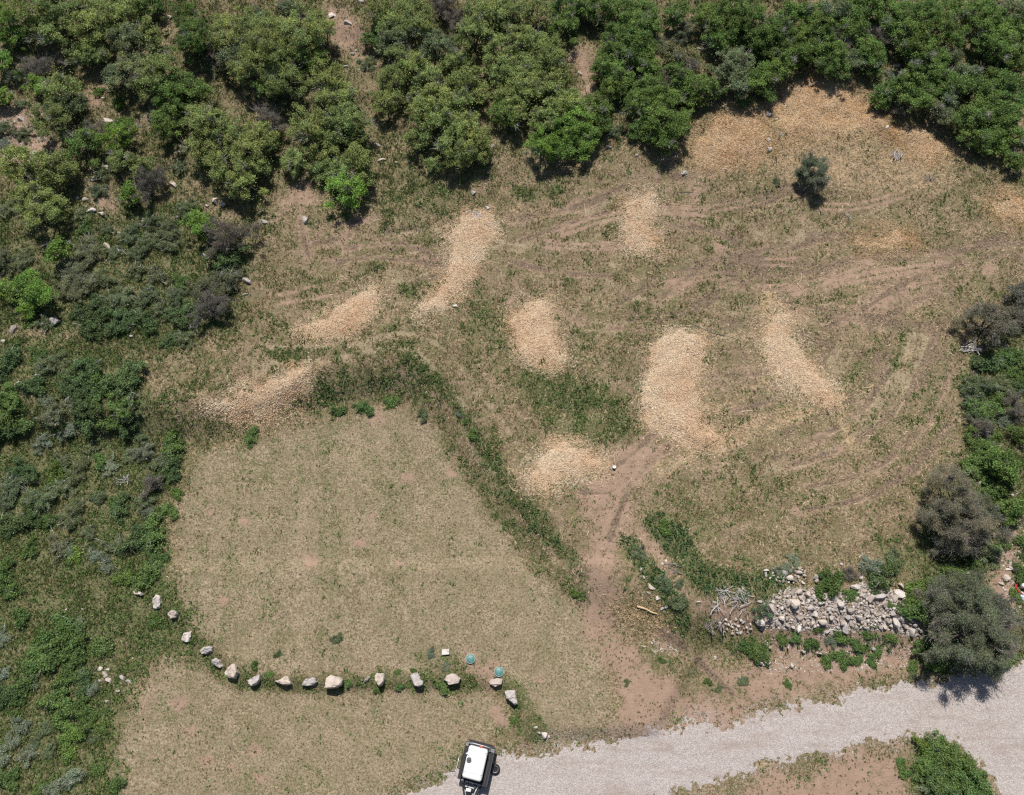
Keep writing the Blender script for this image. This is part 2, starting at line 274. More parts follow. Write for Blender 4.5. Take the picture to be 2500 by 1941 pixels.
# wood chip heaps
CHIPS = {
 'A': ([(440, 862), (480, 835), (530, 815), (600, 795), (655, 788), (658, 825), (640, 860), (600, 890), (550, 916), (510, 916), (480, 898), (455, 880)], .32, 1, 'bright wood chip heap left of the grassy bank, nearest the mown pad'),
 'B': ([(640, 692), (690, 670), (730, 640), (770, 615), (818, 612), (805, 650), (788, 690), (750, 712), (690, 722), (650, 716)], .25, 1, 'crescent of pinkish wood chips between two dark green grass patches'),
 'C': ([(965, 480), (1000, 448), (1052, 450), (1062, 490), (1035, 530), (1012, 590), (982, 640), (940, 668), (880, 674), (900, 640), (930, 600), (945, 550), (958, 510)], .25, 1, 'long narrow slanting strip of wood chips below the middle oaks'),
 'D': ([(1345, 420), (1385, 400), (1416, 408), (1412, 450), (1406, 490), (1400, 530), (1350, 537), (1320, 520), (1324, 470)], .25, 1, 'upright oval of golden wood chips below the oak with black shadow'),
 'E': ([(1090, 660), (1120, 633), (1168, 640), (1176, 670), (1182, 720), (1208, 765), (1195, 782), (1145, 776), (1110, 752), (1090, 720), (1080, 690)], .25, 1, 'boot shaped wood chip patch above the dense green weeds'),
 'F': ([(1395, 745), (1440, 713), (1495, 720), (1500, 760), (1482, 800), (1490, 850), (1520, 910), (1560, 932), (1530, 960), (1470, 967), (1420, 940), (1375, 902), (1352, 860), (1365, 800), (1382, 765)], .4, 1, 'largest pale wood chip heap beside the torn tyre tracks'),
 'G': ([(1612, 680), (1650, 648), (1697, 670), (1690, 715), (1730, 760), (1795, 832), (1770, 862), (1720, 850), (1660, 810), (1630, 760), (1612, 720)], .3, 1, 'long pale wood chip heap right of the largest heap'),
 'H': ([(1150, 970), (1190, 948), (1240, 955), (1282, 980), (1286, 1000), (1230, 1012), (1190, 1030), (1160, 1057), (1120, 1040), (1110, 1010)], .22, 1, 'low golden wood chip patch at the top of the dirt ramp'),
 'I': ([(1315, 1300), (1370, 1293), (1418, 1337), (1400, 1350), (1340, 1330)], .1, .8, 'small thin orange wood chip patch under the peeled branch'),
 'J': ([(1462, 335), (1490, 272), (1530, 238), (1590, 238), (1640, 268), (1655, 310), (1600, 350), (1540, 372), (1470, 362)], .2, .75, 'brownish wood chip spread at forest edge, left of the higher spread'),
 'K': ([(1640, 212), (1690, 180), (1740, 160), (1800, 168), (1852, 200), (1892, 245), (1905, 285), (1850, 292), (1790, 300), (1730, 300), (1670, 300), (1650, 262)], .3, .85, 'wood chip spread highest up, pushed into the oaks'),
 'L': ([(1895, 275), (1980, 268), (2045, 320), (2010, 352), (1960, 345), (1910, 325)], .12, .6, 'thin brown wood chips right of the small grey brush bundle'),
 'M': ([(2095, 420), (2200, 400), (2260, 440), (2200, 482), (2120, 472)], .15, .7, 'wood chip spread cut off by the right picture edge'),
 'N': ([(1820, 512), (1880, 484), (1950, 490), (1962, 520), (1900, 537), (1830, 530)], .12, .6, 'faint oval of wood chips below the lone dark bush'),
}
for k, (p, h, v, lab) in CHIPS.items(): area('chip', p, v, 1.2, 0.95)
area('chip', [(1460, 380), (1700, 400), (1900, 420), (2184, 380), (2184, 520), (2050, 900), (2040, 1000), (1900, 1100), (1700, 1100), (1600, 950), (1700, 500)], 0.33, 2, 1.0)
area('chip', [(1460, 370), (1470, 290), (1530, 235), (1640, 210), (1740, 160), (1850, 195), (1900, 260), (2040, 310), (2090, 370), (2000, 420), (1850, 420), (1700, 400), (1600, 370)], 0.62, 2, 1.0)
for p, wd, v_ in (([(1500, 940), (1580, 925), (1680, 880), (1770, 850)], 1.6, .6), ([(1640, 640), (1660, 660), (1680, 700)], 1.6, .6), ([(1790, 830), (1800, 900), (1815, 960)], .8, .6), ([(1540, 940), (1480, 985), (1420, 1000)], 1.4, .55), ([(1480, 740), (1560, 720), (1620, 720)], 1.2, .45), ([(1650, 800), (1560, 860), (1500, 880)], 1.2, .45), ([(1380, 540), (1390, 570), (1360, 600)], .8, .5), ([(1060, 480), (1090, 470), (1110, 440)], .9, .45), ([(650, 800), (700, 780)], .9, .5), ([(450, 860), (420, 850)], 1.0, .5), ([(900, 670), (860, 680)], .9, .45), ([(1170, 640), (1230, 660)], .9, .4), ([(1120, 1040), (1100, 1000)], 1.2, .5)):
    stroke('chip', p, wd, v_ * 1.2, 0.5)
area('bare', [(1360, 1380), (1400, 1350), (1450, 1375), (1460, 1400), (1420, 1410)], 1, 0.6, 0.5)      # bleached grey chips
for k in ('dirt', 'rut', 'green', 'scrub', 'lush'): M[k] = M[k] * (1 - 0.85 * smooth(M['chip'] * 1.6 - 0.5))
M['rut'] = M['rut'] * (1 - M['road'])
HR = HR - 0.06 * M['rut'] - 0.02 * M['pale'] + 0.05 * (M['lush'])
HR = HR + (fbm(RXX, RYY, 0.7, 71, 3) - 0.5) * 0.10 * (1 - M['thatch'] * 0.6) * (1 - M['road'])

# ------------------------------------------------------------------ materials
def mat(name):
    m = bpy.data.materials.new(name); m.use_nodes = True
    t = m.node_tree; b = t.nodes['Principled BSDF']
    return m, t, b
def N(t, typ, **kw):
    n = t.nodes.new(typ)
    for k, v in kw.items():
        if k.startswith('i_'):
            key = k[2:]; n.inputs[int(key) if key.isdigit() else key].default_value = v
        else: setattr(n, k, v)
    return n
def noise(t, scale, detail=4, rough=0.6, co=None, dim='3D'):
    n = N(t, 'ShaderNodeTexNoise'); n.noise_dimensions = dim
    n.inputs['Scale'].default_value = scale; n.inputs['Detail'].default_value = detail; n.inputs['Roughness'].default_value = rough
    if co is not None: t.links.new(co, n.inputs['Vector'])
    return n.outputs['Fac']
def math_(t, op, a, b=None, clamp=False):
    n = N(t, 'ShaderNodeMath'); n.operation = op; n.use_clamp = clamp
    for i, v in enumerate((a, b)):
        if v is None: continue
        if isinstance(v, (int, float)): n.inputs[i].default_value = v
        else: t.links.new(v, n.inputs[i])
    return n.outputs[0]
def mixc(t, fac, a, b):
    n = N(t, 'ShaderNodeMix'); n.data_type = 'RGBA'
    if isinstance(fac, (int, float)): n.inputs['Factor'].default_value = fac
    else: t.links.new(fac, n.inputs['Factor'])
    for nm, v in (('A', a), ('B', b)):
        s = [s for s in n.inputs if s.name == nm and s.type == 'RGBA'][0]
        if isinstance(v, tuple): s.default_value = v + (1,) if len(v) == 3 else v
        else: t.links.new(v, s)
    return [o for o in n.outputs if o.type == 'RGBA'][0]
def ramp(t, fac, stops):
    n = N(t, 'ShaderNodeValToRGB'); c = n.color_ramp
    while len(c.elements) < len(stops): c.elements.new(0.5)
    for e, (p, col) in zip(c.elements, stops): e.position = p; e.color = tuple(col) + (1,)
    t.links.new(fac, n.inputs[0]); return n.outputs[0]
def step(t, v, lo, hi):
    n = N(t, 'ShaderNodeMapRange'); n.interpolation_type = 'SMOOTHSTEP'
    t.links.new(v, n.inputs[0]); n.inputs[1].default_value = lo; n.inputs[2].default_value = hi
    return n.outputs[0]
def bump(t, b, h, strength, dist):
    n = N(t, 'ShaderNodeBump'); n.inputs['Strength'].default_value = strength; n.inputs['Distance'].default_value = dist
    t.links.new(h, n.inputs['Height']); t.links.new(n.outputs[0], b.inputs['Normal'])
def simple(name, col, rough=0.6, metal=0.0, var=0.15, scale=8.0, bmp=0.0, spec=0.3):
    m, t, b = mat(name)
    co = N(t, 'ShaderNodeTexCoord').outputs['Object']
    f = noise(t, scale, 4, 0.6, co)
    lo = tuple(max(0, c * (1 - var)) for c in col); hi = tuple(min(1, c * (1 + var)) for c in col)
    t.links.new(ramp(t, f, [(0.3, lo), (0.7, hi)]), b.inputs['Base Color'])
    b.inputs['Roughness'].default_value = rough; b.inputs['Metallic'].default_value = metal
    b.inputs['Specular IOR Level'].default_value = spec
    if bmp: bump(t, b, f, 0.6, bmp)
    return m

TAN_A, TAN_B, OLIVE = (0.375, 0.318, 0.218), (0.28, 0.235, 0.152), (0.175, 0.175, 0.085)
DIRT_A, DIRT_B = (0.362, 0.254, 0.188), (0.275, 0.19, 0.14)
# ground
mg, t, b = mat('ground_earth_and_thatch')
geo = N(t, 'ShaderNodeNewGeometry').outputs['Position']
aA = N(t, 'ShaderNodeAttribute', attribute_name='coverA'); aB = N(t, 'ShaderNodeAttribute', attribute_name='coverB')
sa = N(t, 'ShaderNodeSeparateColor'); t.links.new(aA.outputs['Color'], sa.inputs[0])
sb = N(t, 'ShaderNodeSeparateColor'); t.links.new(aB.outputs['Color'], sb.inputs[0])
n_big = noise(t, 0.35, 4, 0.6, geo); n_mid = noise(t, 2.2, 5, 0.65, geo); n_fine = noise(t, 9.0, 4, 0.7, geo); n_vf = noise(t, 28.0, 3, 0.7, geo)
jit = math_(t, 'MULTIPLY', math_(t, 'SUBTRACT', math_(t, 'ADD', math_(t, 'MULTIPLY', n_mid, 0.5), math_(t, 'MULTIPLY', n_fine, 0.5)), 0.5), 2.3)
def msk(v, lo=0.3, hi=0.7): return step(t, math_(t, 'ADD', v, jit), lo, hi)
straw = ramp(t, math_(t, 'ADD', math_(t, 'MULTIPLY', n_fine, 0.75), math_(t, 'MULTIPLY', n_vf, 0.25)), [(0.41, (0.12, 0.095, 0.055)), (0.475, TAN_B), (0.53, TAN_A), (0.62, (0.54, 0.47, 0.335))])  # straw tones; the dark end paints in shadows between the stalks
warm = ramp(t, math_(t, 'ADD', math_(t, 'MULTIPLY', n_fine, 0.75), math_(t, 'MULTIPLY', n_vf, 0.25)), [(0.41, (0.10, 0.07, 0.042)), (0.475, (0.235, 0.175, 0.11)), (0.53, (0.35, 0.268, 0.172)), (0.62, (0.52, 0.42, 0.285))])  # warmer straw tones, with the same painted shadow gaps at the dark end
earth = ramp(t, math_(t, 'ADD', math_(t, 'MULTIPLY', n_mid, 0.6), math_(t, 'MULTIPLY', n_vf, 0.4)), [(0.3, DIRT_B), (0.55, DIRT_A), (0.75, (0.40, 0.275, 0.21))])
n_pb = noise(t, 1.1, 5, 0.65, geo)
base = mixc(t, math_(t, 'MULTIPLY', step(t, math_(t, 'ADD', math_(t, 'MULTIPLY', n_pb, 0.6), math_(t, 'MULTIPLY', n_big, 0.4)), 0.42, 0.6), 0.85), warm, mixc(t, 0.6, warm, ramp(t, n_vf, [(0.42, (0.13, 0.088, 0.06)), (0.58, (0.34, 0.25, 0.185))])))
base = mixc(t, math_(t, 'MULTIPLY', msk(sb.outputs[2], 0.35, 0.9), 0.75), base, mixc(t, 0.25, straw, earth))
n_ol = noise(t, 4.5, 5, 0.7, geo); n_pa = noise(t, 0.8, 3, 0.6, geo)
base = mixc(t, math_(t, 'MULTIPLY', step(t, math_(t, 'ADD', math_(t, 'MULTIPLY', n_ol, 0.6), math_(t, 'MULTIPLY', n_pa, 0.4)), 0.45, 0.58), math_(t, 'SUBTRACT', 0.72, math_(t, 'MULTIPLY', sb.outputs[2], 0.3))), base, ramp(t, n_vf, [(0.42, (0.07, 0.078, 0.032)), (0.58, (0.20, 0.195, 0.09))]))
grn = ramp(t, n_fine, [(0.40, (0.05, 0.065, 0.028)), (0.53, (0.12, 0.14, 0.055)), (0.64, (0.27, 0.235, 0.14))])
base = mixc(t, math_(t, 'MULTIPLY', msk(sa.outputs[2], 0.35, 0.95), 0.75), base, grn)
base = mixc(t, msk(sa.outputs[1], 0.35, 0.75), base, earth)
base = mixc(t, math_(t, 'MULTIPLY', msk(sb.outputs[1], 0.3, 0.9), 0.5), base, mixc(t, n_vf, (0.34, 0.27, 0.17), (0.50, 0.415, 0.29)))
rutc = ramp(t, n_fine, [(0.38, (0.06, 0.043, 0.03)), (0.6, (0.25, 0.185, 0.135))])
base = mixc(t, math_(t, 'MULTIPLY', msk(sb.outputs[0], 0.25, 0.7), 0.78), base, rutc)
chipc = ramp(t, n_fine, [(0.3, (0.26, 0.17, 0.095)), (0.5, (0.47, 0.335, 0.20)), (0.7, (0.62, 0.47, 0.30))])
base = mixc(t, math_(t, 'MULTIPLY', msk(sa.outputs[0], 0.35, 0.9), 0.8), base, chipc)
t.links.new(base, b.inputs['Base Color']); b.inputs['Roughness'].default_value = 0.95; b.inputs['Specular IOR Level'].default_value = 0.1
bump(t, b, math_(t, 'ADD', n_fine, math_(t, 'MULTIPLY', n_vf, 0.5)), 0.9, 0.07)
M_GROUND = mg
# gravel
m, t, b = mat('crushed_limestone_gravel')
geo = N(t, 'ShaderNodeNewGeometry').outputs['Position']
v = N(t, 'ShaderNodeTexVoronoi'); v.inputs['Scale'].default_value = 26; t.links.new(geo, v.inputs['Vector'])
sp = N(t, 'ShaderNodeSeparateColor'); t.links.new(v.outputs['Color'], sp.inputs[0])
stone = ramp(t, sp.outputs[0], [(0.0, (0.31, 0.268, 0.246)), (0.3, (0.41, 0.36, 0.335)), (0.7, (0.475, 0.425, 0.40)), (1.0, (0.60, 0.553, 0.53))])
nb = noise(t, 0.5, 4, 0.6, geo); mp = N(t, 'ShaderNodeMapping'); mp.inputs['Rotation'].default_value = (0, 0, math.radians(-17)); mp.inputs['Scale'].default_value = (0.25, 1.8, 1)
t.links.new(geo, mp.inputs['Vector']); ns = noise(t, 0.9, 3, 0.6, mp.outputs[0])
dust = math_(t, 'MULTIPLY', step(t, math_(t, 'ADD', math_(t, 'MULTIPLY', nb, 0.4), math_(t, 'MULTIPLY', ns, 0.6)), 0.47, 0.70), 0.7)
t.links.new(mixc(t, dust, stone, (0.31, 0.245, 0.20)), b.inputs['Base Color']); b.inputs['Roughness'].default_value = 0.9; b.inputs['Specular IOR Level'].default_value = 0.15
bump(t, b, v.outputs['Distance'], 0.8, 0.04)
M_GRAVEL = m
def vcol_mat(name, trans=0.25, rough=0.6, tint=True, spec=0.25):
    m, t, b = mat(name)
    a = N(t, 'ShaderNodeAttribute', attribute_name='Col').outputs['Color']
    if tint:
        oi = N(t, 'ShaderNodeObjectInfo')
        x = N(t, 'ShaderNodeMix'); x.data_type = 'RGBA'; x.blend_type = 'MULTIPLY'; x.inputs['Factor'].default_value = 1.0
        A = [s for s in x.inputs if s.type == 'RGBA']
        t.links.new(a, A[0]); t.links.new(oi.outputs['Color'], A[1]); a = [o for o in x.outputs if o.type == 'RGBA'][0]
    t.links.new(a, b.inputs['Base Color']); b.inputs['Roughness'].default_value = rough; b.inputs['Specular IOR Level'].default_value = spec
    if trans:
        tr = N(t, 'ShaderNodeBsdfTranslucent'); t.links.new(a, tr.inputs[0])
        mx = N(t, 'ShaderNodeMixShader'); mx.inputs[0].default_value = trans
        t.links.new(b.outputs[0], mx.inputs[1]); t.links.new(tr.outputs[0], mx.inputs[2])
        t.links.new(mx.outputs[0], t.nodes['Material Output'].inputs[0])
    return m
M_LEAF = vcol_mat('oak_leaf', 0.33, 0.5)
M_GRASS = vcol_mat('grass_blade', 0.2, 0.8, False, 0.1)
M_CHIP = vcol_mat('shredded_wood', 0.0, 0.85, False, 0.1)
M_BARK = simple('grey_bark', (0.11, 0.095, 0.082), 0.9, 0, 0.4, 14, 0.01)
M_DEAD = simple('dead_grey_twig', (0.45, 0.42, 0.405), 0.9, 0, 0.3, 9)
M_TWIG = simple('brown_grey_twig', (0.25, 0.215, 0.20), 0.9, 0, 0.35, 9)
def rock_mat(name, a, bb, c):
    m, t, b = mat(name)
    co = N(t, 'ShaderNodeTexCoord').outputs['Object']; oi = N(t, 'ShaderNodeObjectInfo')
    ad = N(t, 'ShaderNodeVectorMath'); t.links.new(co, ad.inputs[0]); t.links.new(oi.outputs['Random'], ad.inputs[1])
    f = noise(t, 3.5, 6, 0.65, ad.outputs[0]); g = noise(t, 22, 3, 0.6, ad.outputs[0])
    s = math_(t, 'ADD', math_(t, 'MULTIPLY', f, 0.7), math_(t, 'MULTIPLY', g, 0.3))
    r = ramp(t, s, [(0.3, a), (0.5, bb), (0.72, c)])
    x = N(t, 'ShaderNodeMix'); x.data_type = 'RGBA'; x.blend_type = 'MULTIPLY'; x.inputs['Factor'].default_value = 1.0
    A = [q for q in x.inputs if q.type == 'RGBA']; t.links.new(r, A[0]); t.links.new(oi.outputs['Color'], A[1])
    t.links.new([o for o in x.outputs if o.type == 'RGBA'][0], b.inputs['Base Color'])
    b.inputs['Roughness'].default_value = 0.9; b.inputs['Specular IOR Level'].default_value = 0.15
    bump(t, b, s, 0.7, 0.05)
    return m
M_ROCK = rock_mat('pale_sandstone', (0.26, 0.235, 0.22), (0.43, 0.39, 0.362), (0.57, 0.535, 0.508))

# ------------------------------------------------------------------ object helpers
def mesh_np(name, V, T, cols=None, mats=(), smooth_=False):
    me = bpy.data.meshes.new(name)
    V = np.ascontiguousarray(V, dtype=np.float32); T = np.ascontiguousarray(T, dtype=np.int32)
    n = len(T); k = T.shape[1]
    me.vertices.add(len(V)); me.vertices.foreach_set('co', V.ravel())
    me.loops.add(n * k); me.loops.foreach_set('vertex_index', T.ravel())
    me.polygons.add(n); me.polygons.foreach_set('loop_start', np.arange(n, dtype=np.int32) * k)
    try: me.polygons.foreach_set('loop_total', np.full(n, k, dtype=np.int32))
    except Exception: pass
    me.polygons.foreach_set('use_smooth', np.full(n, smooth_, dtype=bool))
    if cols is not None:
        for nm, c in (cols.items() if isinstance(cols, dict) else [('Col', cols)]):
            a = me.attributes.new(nm, 'FLOAT_COLOR', 'POINT')
            c = np.asarray(c, np.float32); 
            if c.shape[1] == 3: c = np.hstack([c, np.ones((len(c), 1), np.float32)])
            a.data.foreach_set('color', np.ascontiguousarray(c).ravel())
    for m in mats: me.materials.append(m)
    me.update(calc_edges=True); me.validate()
    return me
def link(name, data, parent=None, loc=None, **props):
    o = bpy.data.objects.new(name, data); COL.objects.link(o)
    if parent is not None: o.parent = parent
    if loc is not None: o.location = loc
    for k, v in props.items(): o[k] = v
    return o
def thing(name, label, cat, loc, rz=0.0, group=None):
    o = link(name, None, None, loc, label=label, category=cat); o.rotation_euler = (0, 0, rz); o.empty_display_size = 0.2
    if group: o['group'] = group
    return o
class B:
    """collects shapes into one mesh"""
    def __init__(s): s.b = bmesh.new()
    def box(s, c, d, rz=0, rx=0, bev=0.0):
        r = bmesh.ops.create_cube(s.b, size=1.0); v = r['verts']
        bmesh.ops.scale(s.b, vec=d, verts=v)
        if bev:
            e = list({e for x in v for e in x.link_edges}); q = bmesh.ops.bevel(s.b, geom=e, offset=bev, segments=3, affect='EDGES', profile=0.5); v = list({x for f in q['faces'] for x in f.verts} | {x for x in v if x.is_valid})
        bmesh.ops.transform(s.b, matrix=Matrix.Translation(c) @ Matrix.Rotation(rz, 4, 'Z') @ Matrix.Rotation(rx, 4, 'X'), verts=v); return s
    def tube(s, pts, r0, r1=None, n=8):
        pts = [Vector(p) for p in pts]; r1 = r0 if r1 is None else r1; rings = []
        for i, p in enumerate(pts):
            d = (pts[min(i + 1, len(pts) - 1)] - pts[max(i - 1, 0)]).normalized()
            a = d.orthogonal().normalized() if i == 0 else (a - d * a.dot(d)).normalized()
            c = d.cross(a); r = r0 + (r1 - r0) * i / (len(pts) - 1)
            rings.append([s.b.verts.new(p + (a * math.cos(q) + c * math.sin(q)) * r) for q in [2 * math.pi * k / n for k in range(n)]])
        for A, C in zip(rings, rings[1:]):
            for k in range(n): s.b.faces.new((A[k], A[(k + 1) % n], C[(k + 1) % n], C[k]))
        s.b.faces.new(rings[0][::-1]); s.b.faces.new(rings[-1]); return s
    def lathe(s, prof, n=24, c=(0, 0, 0), M4=None):
        rings = []
        for r, z in prof: rings.append([s.b.verts.new((c[0] + r * math.cos(2 * math.pi * k / n), c[1] + r * math.sin(2 * math.pi * k / n), c[2] + z)) for k in range(n)])
        for A, C in zip(rings, rings[1:]):
            for k in range(n): s.b.faces.new((A[k], A[(k + 1) % n], C[(k + 1) % n], C[k]))
        if prof[0][0] > 1e-4: s.b.faces.new(rings[0][::-1])
        if prof[-1][0] > 1e-4: s.b.faces.new(rings[-1])
        if M4 is not None: bmesh.ops.transform(s.b, matrix=M4, verts=[v for R in rings for v in R])
        return s
    def done(s, name, m, parent=None, smooth_=False, **props):
        bmesh.ops.remove_doubles(s.b, verts=s.b.verts, dist=1e-5)
        bmesh.ops.recalc_face_normals(s.b, faces=s.b.faces)
        me = bpy.data.meshes.new(name); s.b.to_mesh(me); s.b.free(); me.materials.append(m)
        if smooth_:
            for p in me.polygons: p.use_smooth = True
        return link(name, me, parent, **props)
ORD = ['', 'second', 'third', 'fourth', 'fifth', 'sixth', 'seventh', 'eighth', 'ninth', 'tenth', 'eleventh', 'twelfth', 'thirteenth', 'fourteenth', 'fifteenth', 'sixteenth', 'seventeenth', 'eighteenth', 'nineteenth', 'twentieth']
def place_word(i, n):
    if n == 1: return ''
    if i == 0: return 'leftmost'
    if i == n - 1: return 'rightmost'
    return ORD[min(i, 19)] + ' from left'

# ------------------------------------------------------------------ GROUND
X, Y = np.meshgrid(GX, GY)
inr = (X > RX0) & (X < RX0 + 88) & (Y > RY0) & (Y < RY0 + 77)
Zg = np.where(inr, lut(HR, X, Y), H0(X, Y))
roadz = lut(smooth(RSD / 0.5 + 0.2), X, Y) * inr
Zg = Zg - 0.06 * np.clip(lut(RSD, X, Y) * 2 - 0.8, 0, 1) * inr
V = np.stack([X, Y, Zg], -1).reshape(-1, 3)
ny, nx = X.shape
idx = np.arange(nx * ny).reshape(ny, nx)
T = np.stack([idx[:-1, :-1], idx[:-1, 1:], idx[1:, 1:], idx[1:, :-1]], -1).reshape(-1, 4)
def at(k): return (lut(M[k], X, Y)).reshape(-1)
gcov = np.maximum.reduce([at('green') * 0.85, at('scrub') * 0.95, at('lush')])
cA = np.stack([np.clip(at('chip'), 0, 1), np.clip(at('dirt'), 0, 1), gcov], -1); cB = np.stack([np.clip(at('rut'), 0, 1), np.clip(at('pale'), 0, 1), at('thatch')], -1)
far = ~inr.reshape(-1); cA[far] = (0, 0.1, 0.5); cB[far] = (0, 0, 0)
link('ground', mesh_np('ground', V, T, {'coverA': cA, 'coverB': cB}, [M_GROUND], True), kind='structure')
# GRAVEL ROAD: its own layer, feathering into the ground at an uneven edge
s = clipbox(ROADW, 1.0); st = 1
xs = rx[s[1]][::st]; ys = ry[s[0]][::st]; X2, Y2 = np.meshgrid(xs, ys)
sdv = lut(RSD, X2, Y2)
Z2 = lut(HR, X2, Y2) + np.clip(sdv * 0.09, -0.09, 0.03) - 0.02 + (vn(X2, Y2, 0.13, 81) - 0.5) * 0.03 + (vn(X2, Y2, 0.11, 83) - 0.5) * 0.08 * np.exp(-(sdv / .5) ** 2)
keep = sdv > -0.5
i2 = np.arange(X2.size).reshape(X2.shape); q = np.stack([i2[:-1, :-1], i2[:-1, 1:], i2[1:, 1:], i2[1:, :-1]], -1).reshape(-1, 4)
q = q[keep.reshape(-1)[q].all(1)]; used = np.unique(q); re = np.zeros(X2.size, int); re[used] = np.arange(len(used))
link('gravel_road', mesh_np('gravel_road', np.stack([X2, Y2, Z2], -1).reshape(-1, 3)[used], re[q], None, [M_GRAVEL], True), kind='structure')

# ------------------------------------------------------------------ scattering helpers
def cand(n, margin=160):
    x = RNG.uniform(-43, 43, n); y = RNG.uniform(-8, 66, n)
    z = lut(HR, x, y); px, py = project(np.stack([x, y, z], -1))
    k = (px > -margin) & (px < PW + margin) & (py > -margin) & (py < PH + margin)
    return x[k], y[k], z[k]
def blades(C, R, Hh, Wd, col, k, jitter=0.18, lean=(0.3, 1.0), shape='tri'):
    """tufts of k blades at C; returns verts, tris, colours"""
    n = len(C); a = RNG.uniform(0, 2 * np.pi, (n, k)); rr = RNG.uniform(*lean, (n, k)) * R[:, None]
    off = RNG.normal(0, 0.25, (n, k, 2)) * R[:, None, None]
    bx = C[:, None, 0] + off[..., 0]; by = C[:, None, 1] + off[..., 1]; bz = np.repeat(C[:, 2:3], k, 1) - 0.01
    dx, dy = np.cos(a), np.sin(a); hh = Hh[:, None] * RNG.uniform(0.5, 1.15, (n, k)); ww = Wd[:, None] * RNG.uniform(0.7, 1.3, (n, k)) * 0.5
    cc = np.clip(col[:, None, :] * (1 + RNG.normal(0, jitter, (n, k, 1)) + RNG.normal(0, 0.04, (n, k, 3))), 0.005, 0.95)
    tip = np.stack([bx + dx * rr, by + dy * rr, bz + hh], -1)
    if shape == 'tri':
        l = np.stack([bx - dy * ww, by + dx * ww, bz], -1); r = np.stack([bx + dy * ww, by - dx * ww, bz], -1)
        V = np.stack([l, r, tip], 2).reshape(-1, 3); T = np.arange(n * k * 3).reshape(-1, 3); c = np.repeat(cc.reshape(-1, 3), 3, 0)
    else:
        b0 = np.stack([bx, by, bz], -1); m = b0 * 0.45 + tip * 0.55; m[..., 2] += hh * 0.15
        l = m + np.stack([-dy * ww, dx * ww, 0 * ww], -1); r = m + np.stack([dy * ww, -dx * ww, 0 * ww], -1)
        V = np.stack([b0, l, tip, r], 2).reshape(-1, 3); i = np.arange(n * k)[:, None] * 4
        T = np.stack([i + [0, 1, 2], i + [0, 2, 3]], 1).reshape(-1, 3); c = np.repeat(cc.reshape(-1, 3), 4, 0)
    return V, T, c
def join(parts):
    Vs, Ts, Cs = [], [], []; o = 0
    for V, T, c in parts: Vs.append(V); Ts.append(T + o); Cs.append(c); o += len(V)
    return np.vstack(Vs), np.vstack(Ts), np.vstack(Cs)

# ------------------------------------------------------------------ GRASS AND WEEDS (nobody could count them)
def fields(x, y): return {k: lut(M[k], x, y) for k in M}
def pick(n, pal): 
    pal = np.array(pal); return pal[RNG.integers(0, len(pal), n)]
def shade_mix(a, b, f): return a * (1 - f[:, None]) + b * f[:, None]
x, y, z = cand(420000); f = fields(x, y)
open_ = (1 - f['road']) * (1 - 0.88 * smooth(f['dirt'] * 1.3)) * (1 - 0.85 * f['chip']) * (1 - 0.85 * f['rut'])
patch = fbm(x, y, 1.3, 91, 4); wood = smooth((y - 34) / 8)
p = open_ * np.clip(0.40 + 2.2 * (vn(x, y, 0.45, 92) - 0.5) * 0.6 + 1.2 * (patch - 0.5) + 0.2 * f['thatch'] - 0.2 * f['scrub'], 0.03, 1)
k = RNG.random(len(x)) < p
C = np.stack([x, y, z], -1)[k]; th = f['thatch'][k]; pat = fbm(C[:, 0], C[:, 1], 3.0, 95)
col = pick(len(C), [(0.43, 0.355, 0.235), (0.36, 0.285, 0.185), (0.52, 0.45, 0.315), (0.27, 0.205, 0.135), (0.24, 0.215, 0.115), (0.33, 0.245, 0.17)])
col = col * (np.array([1.0, .93, .86]) * (1 - th[:, None]) + np.array([.97, .99, 1.0]) * th[:, None]); pl_ = f['pale'][k]; col = shade_mix(col, np.array([[.50, .415, .285]]) * np.ones((len(C), 1)), np.clip(pl_ * .6, 0, .5))
col = shade_mix(col, pick(len(C), [(0.18, 0.185, 0.08), (0.23, 0.22, 0.10)]), np.clip((pat - 0.45) * 3 + 0.2, 0, 0.75))
n = len(C)
Vg, Tg, Cg = blades(C, 0.06 + 0.07 * RNG.random(n), (0.045 + 0.08 * RNG.random(n)) * (1.3 - 0.6 * th), np.full(n, 0.04), col, 4, 0.24)
link('dry_grass', mesh_np('dry_grass', Vg, Tg, Cg, [M_GRASS]), kind='stuff', label='short dry tan grass over the clearing and mown pad', category='grass')
# green grass
x, y, z = cand(560000); f = fields(x, y)
open_ = (1 - f['road']) * (1 - 0.9 * smooth(f['dirt'] * 1.3)) * (1 - 0.93 * f['chip']) * (1 - 0.9 * f['rut']) * (1 - 0.85 * f['pale'])
patch = fbm(x, y, 0.9, 101, 4); big = fbm(x, y, 4.5, 105, 3)
base = np.clip(0.30 + 2.8 * (patch - 0.5) + 2.0 * (big - 0.5) - 0.12 * f['chip'], 0.02, 1) * (1 - 0.55 * f['thatch']) + 0.05 * f['thatch'] * smooth(patch * 4 - 1.4)
p = open_ * np.clip(base + 0.8 * f['green'] * smooth(patch * 2.8 - 0.75) + 0.75 * f['scrub'] * smooth(patch * 2.6 - 0.6) + 0.3 * f['lush'], 0, 1)
k = RNG.random(len(x)) < p
C = np.stack([x, y, z], -1)[k]; n = len(C); sc = f['scrub'][k]; th = f['thatch'][k]; gr = f['green'][k]
col = pick(n, [(0.14, 0.185, 0.055), (0.17, 0.20, 0.065), (0.115, 0.165, 0.048), (0.21, 0.22, 0.09)])
